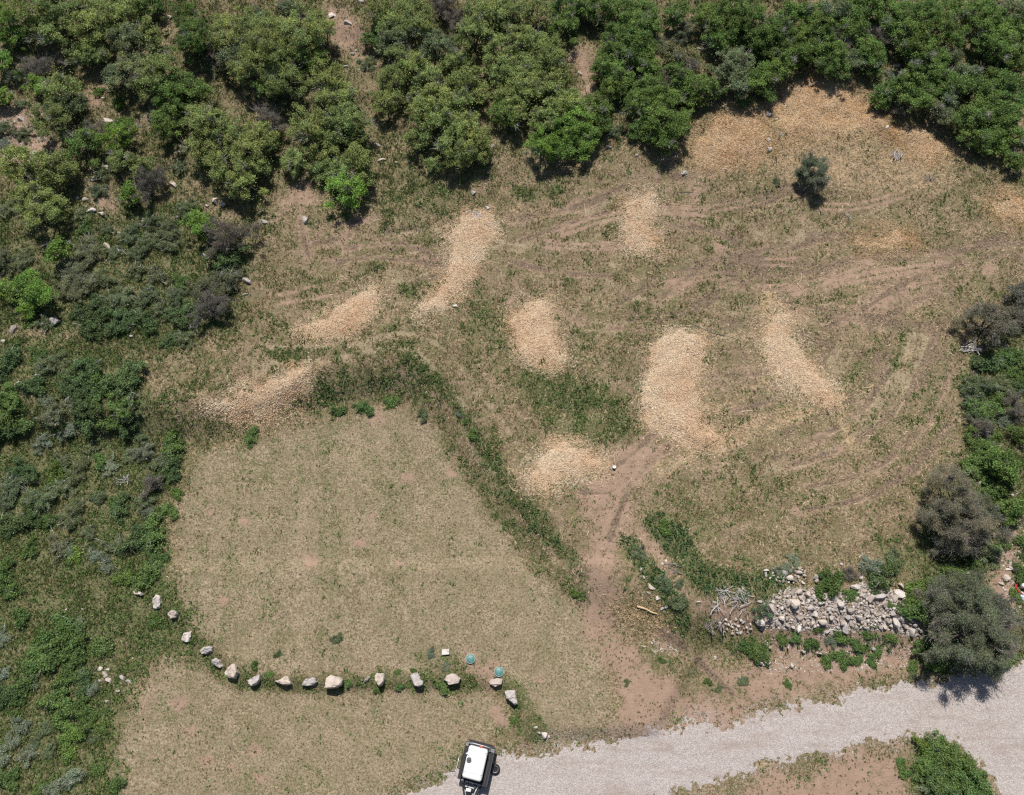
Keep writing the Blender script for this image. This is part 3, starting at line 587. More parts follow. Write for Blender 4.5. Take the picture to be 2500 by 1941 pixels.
col = shade_mix(col, pick(n, [(0.085, 0.19, 0.035), (0.11, 0.21, 0.045)]), np.clip(gr * 0.8 + (fbm(C[:, 0], C[:, 1], 1.5, 111) - 0.5) * 1.5, 0, 1))
Vg, Tg, Cg = blades(C, 0.06 + 0.07 * RNG.random(n), (0.05 + 0.09 * RNG.random(n)) * (1 + 0.9 * sc - 0.5 * th + 0.3 * gr), np.full(n, 0.035), col, 4)
link('green_grass', mesh_np('green_grass', Vg, Tg, Cg, [M_GRASS]), kind='stuff', label='clumps of green grass scattered through the dry clearing', category='grass')
print('green', n)
# dark tuft dots on the mown ground
x, y, z = cand(60000); f = fields(x, y); k = RNG.random(len(x)) < f['thatch'] * (1 - f['road']) * (0.10 + 0.6 * smooth((fbm(x, y, 2.2, 165, 3) - .42) * 5) + .8 * f['green']) * .55
C = np.stack([x, y, z], -1)[k]; n = len(C)
Vg, Tg, Cg = blades(C, .05 + .05 * RNG.random(n), .03 + .04 * RNG.random(n), np.full(n, .05), pick(n, [(.12, .135, .055), (.15, .155, .07), (.095, .12, .045)]), 6, .2)
link('grass_tufts', mesh_np('grass_tufts', Vg, Tg, Cg, [M_GRASS]), kind='stuff', label='small dark green tufts dotted over the mown pad', category='grass')
# broad leaved weeds
x, y, z = cand(330000); f = fields(x, y)
open_ = (1 - f['road']) * (1 - 0.9 * smooth(f['dirt'] * 1.2)) * (1 - 0.95 * f['chip'])
pw = fbm(x, y, 1.5, 121, 4); pw2 = fbm(x, y, 0.6, 125, 3)
p = open_ * np.clip(0.8 * f['scrub'] * smooth((pw - 0.40) * 6) * (0.3 + 0.7 * (y < 34)) + 0.15 * f['scrub'] + 0.95 * f['lush'] + 0.9 * f['green'] * (1 - .8 * f['thatch']) * smooth((pw2 - 0.48) * 7) + 0.6 * smooth((pw2 * .6 + pw * .4 - 0.545) * 9) * (1 - f['thatch']) * (1 - f['pale']) * (1 - f['rut']) + 0.006, 0, 1)
p = np.maximum(p, 0.85 * f['lush'] * smooth((pw2 - 0.3) * 5))
k = RNG.random(len(x)) < p
C = np.stack([x, y, z], -1)[k]; n = len(C); lu = f['lush'][k]; hu = fbm(C[:, 0], C[:, 1], 2.0, 131, 3)
col = pick(n, [(0.12, 0.205, 0.06), (0.15, 0.225, 0.065), (0.11, 0.175, 0.06), (0.18, 0.225, 0.09)])
col = shade_mix(col, pick(n, [(0.10, 0.19, 0.075), (0.13, 0.215, 0.085)]), np.clip(lu, 0, 1))
col = shade_mix(col, pick(n, [(0.17, 0.20, 0.10), (0.16, 0.20, 0.07)]), np.clip((hu - 0.55) * 4, 0, 0.8) * (1 - lu))
Vg, Tg, Cg = blades(C, 0.10 + 0.10 * RNG.random(n), (0.06 + 0.12 * RNG.random(n)) * (1 + 0.5 * lu), np.full(n, 0.06), col, 4, 0.25, shape='leaf')
link('green_weeds', mesh_np('green_weeds', Vg, Tg, Cg, [M_GRASS]), kind='stuff', label='leafy green weeds covering the scrub slopes and banks', category='weeds')
print('weeds', n)

# ------------------------------------------------------------------ WOOD CHIP HEAPS
def chip_mesh(C, L, Wd, col, tilt=0.35):
    n = len(C); a = RNG.uniform(0, 2 * np.pi, n); e = RNG.normal(0, tilt, n)
    d = np.stack([np.cos(a) * np.cos(e), np.sin(a) * np.cos(e), np.sin(e)], -1); s_ = np.stack([-np.sin(a), np.cos(a), RNG.normal(0, tilt, n)], -1)
    bend = np.stack([-np.sin(a), np.cos(a), np.abs(RNG.normal(0, .4, n))], -1) * (L * RNG.normal(0, 0.10, n))[:, None]
    hL = d * (L / 2)[:, None]; hw = s_ * (Wd / 2)[:, None]
    V = np.stack([C - hL - hw, C - hL + hw, C + bend - hw, C + bend + hw, C + hL - hw * .5, C + hL + hw * .5], 1).reshape(-1, 3)
    i = np.arange(n)[:, None] * 6
    T = np.stack([i + [0, 2, 3], i + [0, 3, 1], i + [2, 4, 5], i + [2, 5, 3]], 1).reshape(-1, 3)
    return V, T, np.repeat(col, 6, 0)
m, t, b = mat('chip_heap')
geo = N(t, 'ShaderNodeNewGeometry').outputs['Position']
nf = noise(t, 14, 4, 0.7, geo); nm = noise(t, 1.6, 4, 0.6, geo)
cc = ramp(t, nf, [(0.36, (0.30, 0.205, 0.125)), (0.48, (0.48, 0.36, 0.235)), (0.7, (0.66, 0.52, 0.37))])
t.links.new(mixc(t, step(t, nm, 0.5, 0.75), cc, (0.44, 0.29, 0.19)), b.inputs['Base Color']); b.inputs['Roughness'].default_value = 0.95; b.inputs['Specular IOR Level'].default_value = 0.1
bump(t, b, nf, 0.7, 0.035); M_HEAP = m
PALC = [(0.68, 0.53, 0.365), (0.74, 0.59, 0.41), (0.58, 0.43, 0.28), (0.48, 0.335, 0.215), (0.68, 0.54, 0.385), (0.34, 0.23, 0.145), (0.66, 0.49, 0.35)]
PALB = [(0.54, 0.36, 0.19), (0.46, 0.29, 0.15), (0.60, 0.43, 0.245), (0.32, 0.20, 0.11), (0.40, 0.26, 0.15), (0.50, 0.355, 0.195)]
for key, (pts, hgt, val, lab) in CHIPS.items():
    L = ground(*upoly(pts).T)[:, :2]; s = clipbox(L, 0.8)
    xs = rx[s[1]][::2]; ys = ry[s[0]][::2]; X2, Y2 = np.meshgrid(xs, ys)
    d = sdf(np.stack([X2, Y2], -1), L) + lut(W1, X2, Y2) * 0.85
    Z2 = lut(HR, X2, Y2) - 0.05 + (hgt * .6 + 0.05) * smooth(d / 1.6 + 0.12) * (0.5 + fbm(X2, Y2, 1.5, 141)) + (fbm(X2, Y2, 0.4, 145, 3) - 0.5) * 0.09 * smooth(d * 2 + .3)
    keep = d > -0.25; i2 = np.arange(X2.size).reshape(X2.shape)
    q = np.stack([i2[:-1, :-1], i2[:-1, 1:], i2[1:, 1:], i2[1:, :-1]], -1).reshape(-1, 4); q = q[keep.reshape(-1)[q].all(1)]
    used = np.unique(q); re = np.zeros(X2.size, int); re[used] = np.arange(len(used))
    c0 = L.mean(0); base = np.array([c0[0], c0[1], float(lut(HR, c0[0], c0[1]))])
    o = thing('wood_chip_heap', lab, 'wood chips', base, 0, 'wood chip heaps on the clearing')
    link('mound', mesh_np('mound', np.stack([X2, Y2, Z2], -1).reshape(-1, 3)[used] - base, re[q], None, [M_HEAP], True), o)
    a = abs(np.sum(L[:, 0] * np.roll(L[:, 1], -1) - L[:, 1] * np.roll(L[:, 0], -1))) / 2
    n = int(a * 460) + 300
    px = RNG.uniform(xs[0], xs[-1], n * 3); py = RNG.uniform(ys[0], ys[-1], n * 3)
    dd = sdf(np.stack([px, py], -1), L) + lut(W1, px, py) * 0.85
    k = RNG.random(len(px)) < smooth((dd + 1.6) / 2.3) ** 2; px, py, dd = px[k][:n], py[k][:n], dd[k][:n]; n = len(px)
    fx = np.clip((px - xs[0]) / (xs[1] - xs[0]), 0, len(xs) - 1.001); fy = np.clip((py - ys[0]) / (ys[1] - ys[0]), 0, len(ys) - 1.001); i = fx.astype(int); j = fy.astype(int); fx -= i; fy -= j
    zz = (Z2[j, i] * (1 - fx) + Z2[j, i + 1] * fx) * (1 - fy) + (Z2[j + 1, i] * (1 - fx) + Z2[j + 1, i + 1] * fx) * fy
    zz = np.maximum(zz, lut(HR, px, py)) + RNG.uniform(0.005, 0.05, n)
    cl = pick(n, PALC if val >= 0.95 else PALB) * (1 + RNG.normal(0, 0.12, (n, 1))); wv = (fbm(px, py, 1.4, 147, 3)[:, None] - .5) * 2; cl = cl * (1 + wv * np.array([[-.10, -.28, -.42]]))
    Vc, Tc, Cc = chip_mesh(np.stack([px, py, zz], -1) - base, RNG.gamma(2.5, 0.03, n) + 0.035, RNG.uniform(0.01, 0.03, n), np.clip(cl, 0.02, 0.9))
    link('chip_layer', mesh_np('chip_layer', Vc, Tc, Cc, [M_CHIP]), o, kind='stuff')
# loose chips, straw stalks and sticks strewn over the clearing
x, y, z = cand(330000); f = fields(x, y)
clear = (1 - f['road']) * (1 - f['scrub']) * (1 - 0.9 * f['thatch']) * (y > 6)
p = np.clip(clear * (0.26 + 1.1 * f['chip'] + 0.3 * smooth((fbm(x, y, 2.5, 151) - 0.5) * 6) * (x > 2)), 0, 1) * 0.55 + 0.9 * f['bare']
k = RNG.random(len(x)) < p; C = np.stack([x, y, z + 0.02], -1)[k]; n = len(C); br = f['bare'][k] > 0.4
cl = pick(n, [(0.50, 0.40, 0.25), (0.58, 0.48, 0.32), (0.40, 0.29, 0.18), (0.28, 0.20, 0.135), (0.46, 0.34, 0.20)]); cl[br] = pick(br.sum(), [(0.66, 0.62, 0.60), (0.5, 0.46, 0.43), (0.75, 0.71, 0.68)])
Ln = RNG.gamma(2.2, 0.05, n) + 0.05; long_ = RNG.random(n) < 0.008; Ln[long_] = RNG.uniform(0.5, 1.2, long_.sum())
Vc, Tc, Cc = chip_mesh(C, Ln, RNG.uniform(0.012, 0.035, n), np.clip(cl * (1 + RNG.normal(0, 0.15, (n, 1))), 0.02, 0.9), 0.2)
link('wood_litter', mesh_np('wood_litter', Vc, Tc, Cc, [M_CHIP]), kind='stuff', label='loose straw, twigs and chips strewn over the clearing', category='litter')
print('litter', n)

# ------------------------------------------------------------------ TREES AND SHRUBS
def leaf_cloud(P, Nn, size, asp, col):
    n = len(P); r = RNG.normal(size=(n, 3)); Nn = Nn / np.linalg.norm(Nn, axis=1, keepdims=True)
    a = np.cross(Nn, r); a /= np.linalg.norm(a, axis=1, keepdims=True) + 1e-9; b_ = np.cross(Nn, a)
    s = (size * RNG.uniform(0.7, 1.3, n))[:, None]
    A = P - a * s * .5; T_ = P + a * s * .5 - Nn * s * .12; Lf = P + b_ * s * asp * .5 + Nn * s * .06; Rt = P - b_ * s * asp * .5 + Nn * s * .06
    V = np.stack([A, Lf, T_, Rt], 1).reshape(-1, 3); i = np.arange(n)[:, None] * 4
    return V, np.stack([i + [0, 1, 2], i + [0, 2, 3]], 1).reshape(-1, 3), np.repeat(col, 4, 0)
def sphere(n):
    v = RNG.normal(size=(n, 3)); return v / np.linalg.norm(v, axis=1, keepdims=True)
STY = {  # centre height, vertical radius, clump radius, leaf size, leaf aspect, leaves per m2, twigs per m2, spread of leaf hue
 'oak':   dict(zc=.92, rz=.80, rc=(.10, .32), ls=.088, asp=.75, dens=.78, tw=18, low=-.7, twm='dead'),
 'shrub': dict(zc=.26, rz=.40, rc=(.09, .22), ls=.08, asp=.7, dens=.85, tw=5, low=-.1, twm='dead'),
 'sage':  dict(zc=.26, rz=.40, rc=(.07, .18), ls=.062, asp=.5, dens=.8, tw=26, low=-.1, twm='dead'),
 'dry':   dict(zc=.55, rz=.72, rc=(.10, .26), ls=.062, asp=.45, dens=.5, tw=110, low=-.2, twm='twig'),
 'maho':  dict(zc=.70, rz=.80, rc=(.12, .30), ls=.07, asp=.5, dens=.8, tw=60, low=-.35, twm='twig'),
}
def make_plant(style, R):
    S = STY[style]; zc = S['zc'] * R + (0.12 if style == 'oak' else 0); ell = np.array([R, R, S['rz'] * R])
    k = 0.75 + 0.25 * min(R, 2.5); nc = int(8 + 6.6 * (R / k) ** 2 * (0.36 / np.mean(S['rc'])) ** 2)
    d = sphere(nc * 3); d = d[d[:, 2] > S['low']][:nc]; nc = len(d)
    ang = np.arctan2(d[:, 1], d[:, 0]); ph = RNG.uniform(0, 6.28, 3)
    lobe = 1 + .18 * np.sin(2 * ang + ph[0]) + .15 * np.sin(3 * ang + ph[1]) + .12 * np.sin(5 * ang + ph[2]); lobe = np.minimum(lobe if style in ('oak', 'maho') else 1 + (lobe - 1) * 2.2, 1.3)
    cen = d * ell * (RNG.uniform(.35, 1.15, nc) ** .6 * lobe)[:, None] * 0.9 + [0, 0, zc]; cen[:, 2] = np.maximum(cen[:, 2], 0.12)
    rc = RNG.uniform(*S['rc'], nc) * k
    parts = []
    for c, r in zip(cen, rc):
        nl = max(10, int(S['dens'] * 4 * math.pi * r * r * 0.95 / (S['ls'] ** 2 * S['asp'] * .5)))
        u = sphere(nl); u[:, 2] = np.where(u[:, 2] < -.3, -u[:, 2] * .5, u[:, 2])
        P = c + u * (r * RNG.uniform(.3, 1.35, nl))[:, None] * [1.1, 1.1, .75]
        Nn = u * .55 + [0, 0, .55] + RNG.normal(0, .55, (nl, 3))
        tone = 1 + RNG.normal(0, .13)
        v = tone * (1 + RNG.normal(0, .30, nl)); hue = RNG.normal(0, .07, nl) + RNG.normal(0, .03)  # random leaf tone, spread wide so bright leaves also paint in sunlit highlights
        col = np.clip(np.stack([v * (1 + hue), v, v * (1 - hue)], -1), .2, 1.9)
        parts.append(leaf_cloud(P, Nn, S['ls'], S['asp'], col))
    nl = int(sum(len(q_[2]) for q_ in parts) / 4 * .05); u = sphere(nl * 2); u = u[u[:, 2] > S['low']][:nl]; nl = len(u); a_ = np.arctan2(u[:, 1], u[:, 0]); lb = 1 + .18 * np.sin(2 * a_ + ph[0]) + .15 * np.sin(3 * a_ + ph[1])
    P = u * ell * (RNG.uniform(.6, 1.12, nl) * lb)[:, None] + [0, 0, zc]; P[:, 2] = np.maximum(P[:, 2], .05); v = 1 + RNG.normal(0, .3, nl); hue = RNG.normal(0, .07, nl)
    parts.append(leaf_cloud(P, u * .5 + [0, 0, .5] + RNG.normal(0, .6, (nl, 3)), S['ls'], S['asp'], np.clip(np.stack([v * (1 + hue), v, v * (1 - hue)], -1), .2, 1.9)))
    leaf = mesh_np(style + '_crown', *join(parts), [M_LEAF])
    # limbs
    bb = B(); ns = {'oak': 5, 'maho': 5}.get(style, 3)
    stems = []
    for i in range(ns):
        a = 2 * math.pi * i / ns + random.random(); top = Vector((math.cos(a) * R * .32, math.sin(a) * R * .32, zc * random.uniform(.75, 1.05))); st = Vector((math.cos(a) * .07 * R, math.sin(a) * .07 * R, -0.15))
        mid = st.lerp(top, .5) + Vector((random.gauss(0, .06), random.gauss(0, .06), 0)) * R
        bb.tube([st, mid, top], .045 * R + .015, .022 * R + .008, 6); stems.append((mid, top))
    for i in RNG.permutation(nc)[:int(10 + 8 * R)]:
        c = Vector(cen[i]); mid, top = min(stems, key=lambda s_: (s_[1] - c).length); s_ = mid.lerp(top, random.uniform(.4, 1)); q = s_.lerp(c, .55) + Vector((random.gauss(0, .05), random.gauss(0, .05), random.gauss(0, .05))) * R
        bb.tube([s_, q, c], .018 * R + .008, .008, 4)
    bmesh.ops.recalc_face_normals(bb.b, faces=bb.b.faces); tm = bpy.data.meshes.new(style + '_trunk'); bb.b.to_mesh(tm); bb.b.free(); tm.materials.append(M_BARK)
    # bare twigs standing out of the crown, in bunches
    V, T = [], []; ntw = int(S['tw'] * R * R) + 3; off = 0; nb = max(1, ntw // 12)
    bunch = [cen[i] for i in RNG.integers(0, nc, nb)]
    P0s, P1s = [], []
    for i in range(ntw):
        c = bunch[i % nb] if style in ('oak', 'shrub', 'maho') else cen[RNG.integers(0, nc)]
        out = (c - [0, 0, zc * .35]); out = out / (np.linalg.norm(out) + 1e-6)
        p0 = c - out * .35 * R * RNG.uniform(.2, .8); p1 = c + out * RNG.uniform(.15, .42) * min(R, 1.6) ** .5 + RNG.normal(0, .16, 3) * min(R, 1.5)
        P0s.append(p0); P1s.append(p1)
        for _ in range(2):
            q = p0 + (p1 - p0) * RNG.uniform(.4, .8); P0s.append(q); P1s.append(q + (p1 - p0) * .35 + RNG.normal(0, .11, 3))
    P0 = np.array(P0s); P1 = np.array(P1s); D_ = P1 - P0; D_ /= np.linalg.norm(D_, axis=1, keepdims=True) + 1e-9
    a = np.cross(D_, RNG.normal(size=D_.shape)); a /= np.linalg.norm(a, axis=1, keepdims=True) + 1e-9; b_ = np.cross(D_, a)
    rr = np.full((len(P0), 1), .012)
    ring = [P0 + a * rr, P0 + (-a * .5 + b_ * .87) * rr, P0 + (-a * .5 - b_ * .87) * rr, P1]
    V = np.stack(ring, 1).reshape(-1, 3); i = np.arange(len(P0))[:, None] * 4
    T = np.stack([i + [0, 1, 3], i + [1, 2, 3], i + [2, 0, 3]], 1).reshape(-1, 3)
    tw = mesh_np(style + '_twigs', V, T, None, [M_TWIG if S['twm'] == 'twig' else M_DEAD])
    return dict(R=R, zc=zc, leaf=leaf, trunk=tm, twig=tw)
LIB = {'oak': [make_plant('oak', r) for r in (.75, .75, 1.0, 1.0, 1.0, 1.35, 1.35, 1.35, 1.9, 1.9, 2.5)],
       'shrub': [make_plant('shrub', r) for r in (.4, .4, .7, .7, 1.1, 1.1, 1.8)],
       'sage': [make_plant('sage', r) for r in (.4, .4, .6, .6, .9, .9, 1.3)],
       'dry': [make_plant('dry', r) for r in (.6, .9, 1.4)],
       'maho': [make_plant('maho', r) for r in (.9, 1.5, 1.5, 2.8, 2.8)]}
KIND = {  # code: style, colour, words, name, category
 'o': ('oak', (0.285, 0.345, 0.118), 'grey-green oak', 'scrub_oak', 'tree'), 'g': ('oak', (0.170, 0.262, 0.068), 'deep green oak', 'scrub_oak', 'tree'), 'b': ('oak', (0.205, 0.335, 0.070), 'bright green oak', 'scrub_oak', 'tree'),
 'l': ('oak', (0.225, 0.270, 0.135), 'dull olive oak', 'scrub_oak', 'tree'),
 's': ('sage', (0.215, 0.262, 0.135), 'grey-green sagebrush', 'sagebrush', 'shrub'), 'u': ('sage', (0.275, 0.325, 0.225), 'silvery blue sagebrush', 'sagebrush', 'shrub'), 'v': ('sage', (0.23, 0.255, 0.145), 'olive scrub bush', 'scrub_bush', 'shrub'),
 'w': ('shrub', (0.155, 0.245, 0.075), 'leafy green bush', 'leafy_bush', 'shrub'), 'k': ('shrub', (0.135, 0.205, 0.080), 'dark green bush', 'leafy_bush', 'shrub'), 'y': ('shrub', (0.175, 0.27, 0.065), 'bright leafy bush', 'leafy_bush', 'shrub'),
 'd': ('dry', (0.225, 0.205, 0.165), 'grey-brown twiggy bush', 'twiggy_bush', 'shrub'), 'm': ('maho', (0.185, 0.212, 0.130), 'dark olive evergreen', 'evergreen_tree', 'tree'), 'n': ('maho', (0.225, 0.222, 0.165), 'brown-olive evergreen', 'evergreen_tree', 'tree'),
}
TREES = {
0: "40,160,110,b 110,280,90,b 30,480,85,b 20,720,65,b 250,100,140,o 450,60,140,o 430,240,120,o 680,200,130,o 640,380,105,o 900,130,120,o 1010,50,100,o 1130,60,90,g 970,330,125,l 1100,280,95,o 1370,110,105,g 1450,250,140,g 1400,330,100,g "
   "740,430,85,o 1000,520,140,l 1230,540,125,o 880,570,95,l 1120,630,120,o 1240,710,105,g 320,520,105,d 280,650,80,b 460,680,130,o 400,890,145,o 620,1060,125,g 520,790,105,l 700,960,75,d 870,1010,105,b 900,920,60,g 900,1190,85,o 1040,1230,80,o 1110,1370,115,d 950,1450,70,b "
   "1450,690,90,g 1260,930,120,g 1340,620,80,g 1480,820,90,o 1560,940,140,o 1510,1090,130,o 1830,1080,150,o 1680,1240,150,o 1800,1370,115,o 1950,1010,105,o 1700,1010,110,o 180,1250,140,o 370,1240,140,o 250,1420,130,o 320,1560,150,o 470,1310,90,o 1700,230,150,o 1900,190,140,o 1640,410,85,d 1850,480,140,o 2020,330,150,o 1900,110,75,s 1560,500,70,s "
   "1740,430,95,l 2060,520,105,o 1980,670,80,g 1100,460,90,o 640,80,110,o 820,30,100,o 310,200,100,o 40,950,70,s 150,770,45,s 180,1000,55,s 30,1060,50,u 130,560,80,s 1380,1540,60,s 720,1410,60,s 1480,1620,80,y 1330,1230,50,s 60,1540,75,s 770,1270,60,s 590,1610,60,s 540,1000,60,d 880,760,45,y 720,680,35,y",
1: "330,60,85,s 400,250,170,o 150,430,150,o 330,470,125,o 560,240,110,o 500,440,90,g 290,620,140,o 610,590,115,o 700,690,95,o 640,760,110,o 170,900,110,d 760,890,120,o 480,960,130,o 690,960,125,o 830,1010,80,o 370,1180,105,o 600,1130,110,o 840,1190,95,o 700,1270,105,o 740,1410,130,b 880,1310,80,o 540,1250,70,o 110,1080,95,o 90,1230,95,o "
   "1000,100,105,o 1070,200,115,o 1270,180,125,o 1230,60,95,o 1450,60,105,d 1580,130,95,d 1700,60,105,o 1850,100,120,o 1680,260,125,o 1950,60,110,o 1400,340,110,l 1100,330,115,l 1150,450,105,o 1250,520,115,o 1080,600,105,o 1350,600,125,o 1560,490,105,o 1620,620,95,o 1040,730,105,o 1300,700,95,o 1430,780,125,o 1320,840,115,o 1600,770,105,o "
   "1760,680,95,o 1870,540,115,o 1860,370,115,o 2010,330,105,o 2000,470,105,o 2010,630,115,o 1920,820,105,g 1450,920,125,o 1620,930,110,o 1280,1050,90,o 1700,1040,110,o 1540,1100,120,o 1740,1140,80,o 1580,1200,80,o 970,280,90,w 1520,300,70,s 900,470,60,s 1390,1210,55,o 220,800,80,s",
2: "330,100,115,o 520,60,105,g 640,40,85,g 540,190,105,g 690,100,85,g 800,90,95,g 950,90,105,g 1100,60,105,g 1050,190,105,g 1180,190,85,g 930,250,105,g 900,400,105,g 1080,330,115,g 1060,440,95,g 830,530,80,g 930,560,115,g 1160,480,95,g 1250,330,75,v 1420,260,95,v 1350,90,90,g 1600,120,105,g 1760,80,105,g 1690,220,115,g 1680,310,100,g 1800,160,80,g 1910,130,105,g "
   "2030,300,95,g 1900,300,60,w 1340,420,85,l 1440,480,70,d 1380,560,105,g 1130,640,105,g 900,650,100,g 1200,700,105,g 1090,760,105,g 1300,620,80,d 1280,770,105,g 1400,700,90,g 1520,640,95,g 1530,730,70,g 1640,680,70,g 1740,520,110,l 1830,470,105,l 1800,620,95,l 1960,620,85,g 2040,680,65,g 2070,550,85,g 1990,450,70,w "
   "230,290,105,o 400,330,80,o 440,430,115,o 490,550,105,o 330,480,95,o 200,480,95,o 170,620,95,o 320,620,105,o 280,710,105,o 130,750,105,o 230,830,95,o 450,640,90,o 580,760,105,o 480,800,105,o 620,860,115,b 800,800,90,g 820,890,75,g 400,890,105,o 560,960,105,b 690,970,70,b 380,1080,105,b 500,1110,85,b 620,1030,70,b 670,1110,75,b 740,1000,65,g "
   "1230,900,130,g 1130,870,85,g 1070,960,60,g 1380,950,90,g 1270,1040,90,g 1420,870,60,g 1170,1010,70,g 920,960,50,s 1870,760,45,w",
3: "400,120,95,g 300,230,105,g 180,290,105,g 560,100,105,g 690,90,95,l 820,60,95,g 590,210,105,g 480,270,105,g 620,300,105,g 450,380,105,g 340,420,105,g 560,420,95,g 700,420,105,g 760,530,85,g 660,510,75,g 300,520,95,g 200,600,85,g 740,290,85,d 840,220,95,g 900,110,95,g 1000,60,95,g 1130,80,105,g 950,250,85,d 960,370,105,g 880,450,80,l 1000,460,80,g 1080,300,85,d 1170,240,95,g "
   "1250,110,105,g 1370,120,105,g 1300,230,105,g 1250,370,85,g 1390,330,105,g 1320,430,95,g 1480,200,105,g 1480,80,105,g 1560,290,85,g 1450,450,85,g 1550,420,75,l 1640,90,85,g 1780,80,105,g 1900,130,105,g 2040,80,105,l 1800,210,105,g 1940,240,105,g 2080,220,85,g 1860,330,105,g 1970,380,105,g 2080,350,85,g 2060,470,75,g 1380,580,85,g 1280,580,90,g 1500,560,105,g 1660,560,85,l 1600,640,85,g "
   "1450,660,80,g 1750,640,85,g 1870,600,85,g 1990,620,85,g 1080,660,85,g 1200,680,85,g 1180,780,75,d 1300,760,95,g 1050,740,70,g 1420,790,75,l 1550,740,75,l 1600,880,85,l 1500,850,65,l 1700,880,100,g 1800,760,95,g 1900,740,85,g 2030,720,85,g 1850,850,80,g 1990,860,95,g 1720,1000,85,g 1850,1010,85,g 1960,960,75,g 2050,1000,75,g 1820,1100,60,g 1940,1080,70,g 2050,1190,70,g 560,1280,130,m 510,1320,75,m "
   "1140,560,40,u 1960,460,55,w 290,1340,28,s",
4: "20,470,70,m 30,680,65,b 240,660,95,b 330,740,90,b 120,720,70,g 210,830,60,b 1470,230,90,b 1430,150,50,b 1720,320,150,d 1700,450,130,k 1590,680,150,v 1560,830,120,d 1380,880,110,k 1690,600,110,v 900,760,100,s 700,850,120,k 690,960,115,k 900,920,105,k 1060,930,85,k 560,680,130,v 540,590,110,v 640,420,120,v 450,400,80,b 1300,740,75,s 1090,740,85,s 960,280,75,s 1240,260,85,s 1260,340,85,s 1080,360,85,s 1000,430,55,s 740,610,80,s 1250,1050,60,k 1370,1060,60,s 360,1240,95,s 940,1350,140,k 640,1270,110,k 560,1400,115,k 740,1400,90,w 60,1200,85,k 20,1300,60,k 230,1400,80,k 60,1490,95,w 400,1600,100,v 620,1540,115,k 900,1540,100,w 970,1580,75,s 90,1620,85,w 1400,90,70,s 840,420,55,s 130,510,80,s 180,440,60,s 540,560,60,s 790,240,50,s 1130,180,60,s 640,220,50,w 1000,560,60,s 1170,590,70,v 1320,620,60,w 790,760,60,s 1180,860,60,s 340,920,60,s 220,930,45,w 270,1160,60,w 460,1240,60,s",
8: "520,330,70,u 310,430,65,u 690,450,55,s 1060,500,80,u 950,520,45,s 820,600,60,u 570,640,85,s 460,560,55,s 1290,440,85,w 1270,620,80,k 430,640,75,y 180,640,95,k 100,750,105,s 300,850,105,s 480,760,70,s 250,950,95,k 530,960,95,s 120,1030,95,k 430,1190,75,v 490,1230,65,s 660,1100,55,s 715,1260,58,u 790,1330,48,u 1070,880,60,s 1100,950,45,u 900,900,75,k 1150,1090,95,w 1000,1150,95,k 850,1190,75,s 1090,1200,60,k 40,1400,80,w 60,1500,75,w 20,330,105,k 150,290,75,w 1030,370,38,s 850,860,45,w 650,280,90,k 800,280,80,w 930,290,70,k 40,870,70,s 690,130,60,w 560,120,60,s 350,120,45,u 740,560,50,w 1310,790,40,y 230,1200,60,w 560,1250,50,y 1110,740,70,d 730,830,50,s 1240,940,60,w 1200,560,70,s 930,1420,60,y 1090,1390,90,w 1170,1290,60,w 330,1000,60,w",
12: "570,430,58,s 500,490,90,w 410,610,100,w 570,610,90,w 300,720,95,w 160,910,90,w 60,960,80,k 400,990,90,w 600,850,70,k 680,910,48,u 800,590,60,k 720,620,55,w 20,530,58,u 10,800,45,u 150,1180,55,u 100,1300,50,u 190,1410,60,u 20,1420,55,u 420,1640,75,u 550,1560,60,u 370,1360,45,s 680,1280,35,s 640,1170,70,w 570,1060,80,w 750,1180,45,w 540,1250,80,y 520,1370,55,y 720,1520,45,w 860,1630,55,w 50,1580,75,w 280,1640,42,w 480,830,80,w 240,860,60,s 470,420,60,w 1160,400,50,w 300,560,60,w 450,1130,60,w 340,1200,50,s 160,380,60,w 250,1330,40,s",
7: "1870,950,165,n 2090,740,95,n 2090,880,90,n 2010,1190,95,w 1850,1220,85,k 1780,1400,100,s 1730,1480,70,s 1830,1580,105,w 1790,1660,75,s 1970,1400,65,s 2060,1560,85,d 1980,1650,45,u 2100,1400,60,k 1940,1510,60,w 2080,1290,70,w",
11: "1770,240,85,k 1790,300,75,d 1780,430,105,w 1860,540,110,w 1750,610,85,w 1940,600,105,g 1980,680,65,g 1970,270,55,u 2090,370,60,g 1900,400,60,w 1610,930,255,n 1480,1010,120,m 1760,920,140,m 1620,1150,140,n 2000,920,90,g 1900,780,80,w 1330,1530,80,y 1310,1640,90,w 1000,1360,75,u 1080,1430,95,k 1150,1270,55,s 850,1400,50,d 700,1470,85,w 420,1310,48,u 330,1370,48,u 620,1520,55,w 850,1560,45,w 180,1670,65,s 1860,1250,80,s 1960,1140,60,w 1750,1330,60,w 1560,1400,70,y 1640,1460,60,y 2100,1160,50,w 2090,1400,55,w",
15: "960,240,170,m 870,190,90,n 1050,200,90,n 900,340,100,m 1040,340,100,m 760,180,50,w 770,110,45,y 840,380,65,y 800,330,60,w 830,790,75,w 880,850,85,w 800,850,65,w 930,910,80,w 780,760,45,y 850,930,70,k 1000,930,50,w 60,350,45,w 110,370,35,w 190,300,22,w 250,290,22,w 305,325,25,w 385,312,20,u 430,300,25,w 490,325,22,w 420,375,25,w 365,400,25,w 450,405,25,w 530,350,18,w 590,355,20,w 640,300,22,w 545,290,18,w 500,395,22,w 560,400,20,w 340,265,16,w 640,165,16,w 210,500,16,w 730,460,14,s 30,480,18,s 1165,115,25,y 1120,395,40,w 740,420,22,w 690,860,22,w 680,820,18,w",
9: "690,190,45,w 870,180,55,w 1090,130,45,w 50,380,55,w 1310,210,40,s 1680,370,35,w 1580,210,25,u",
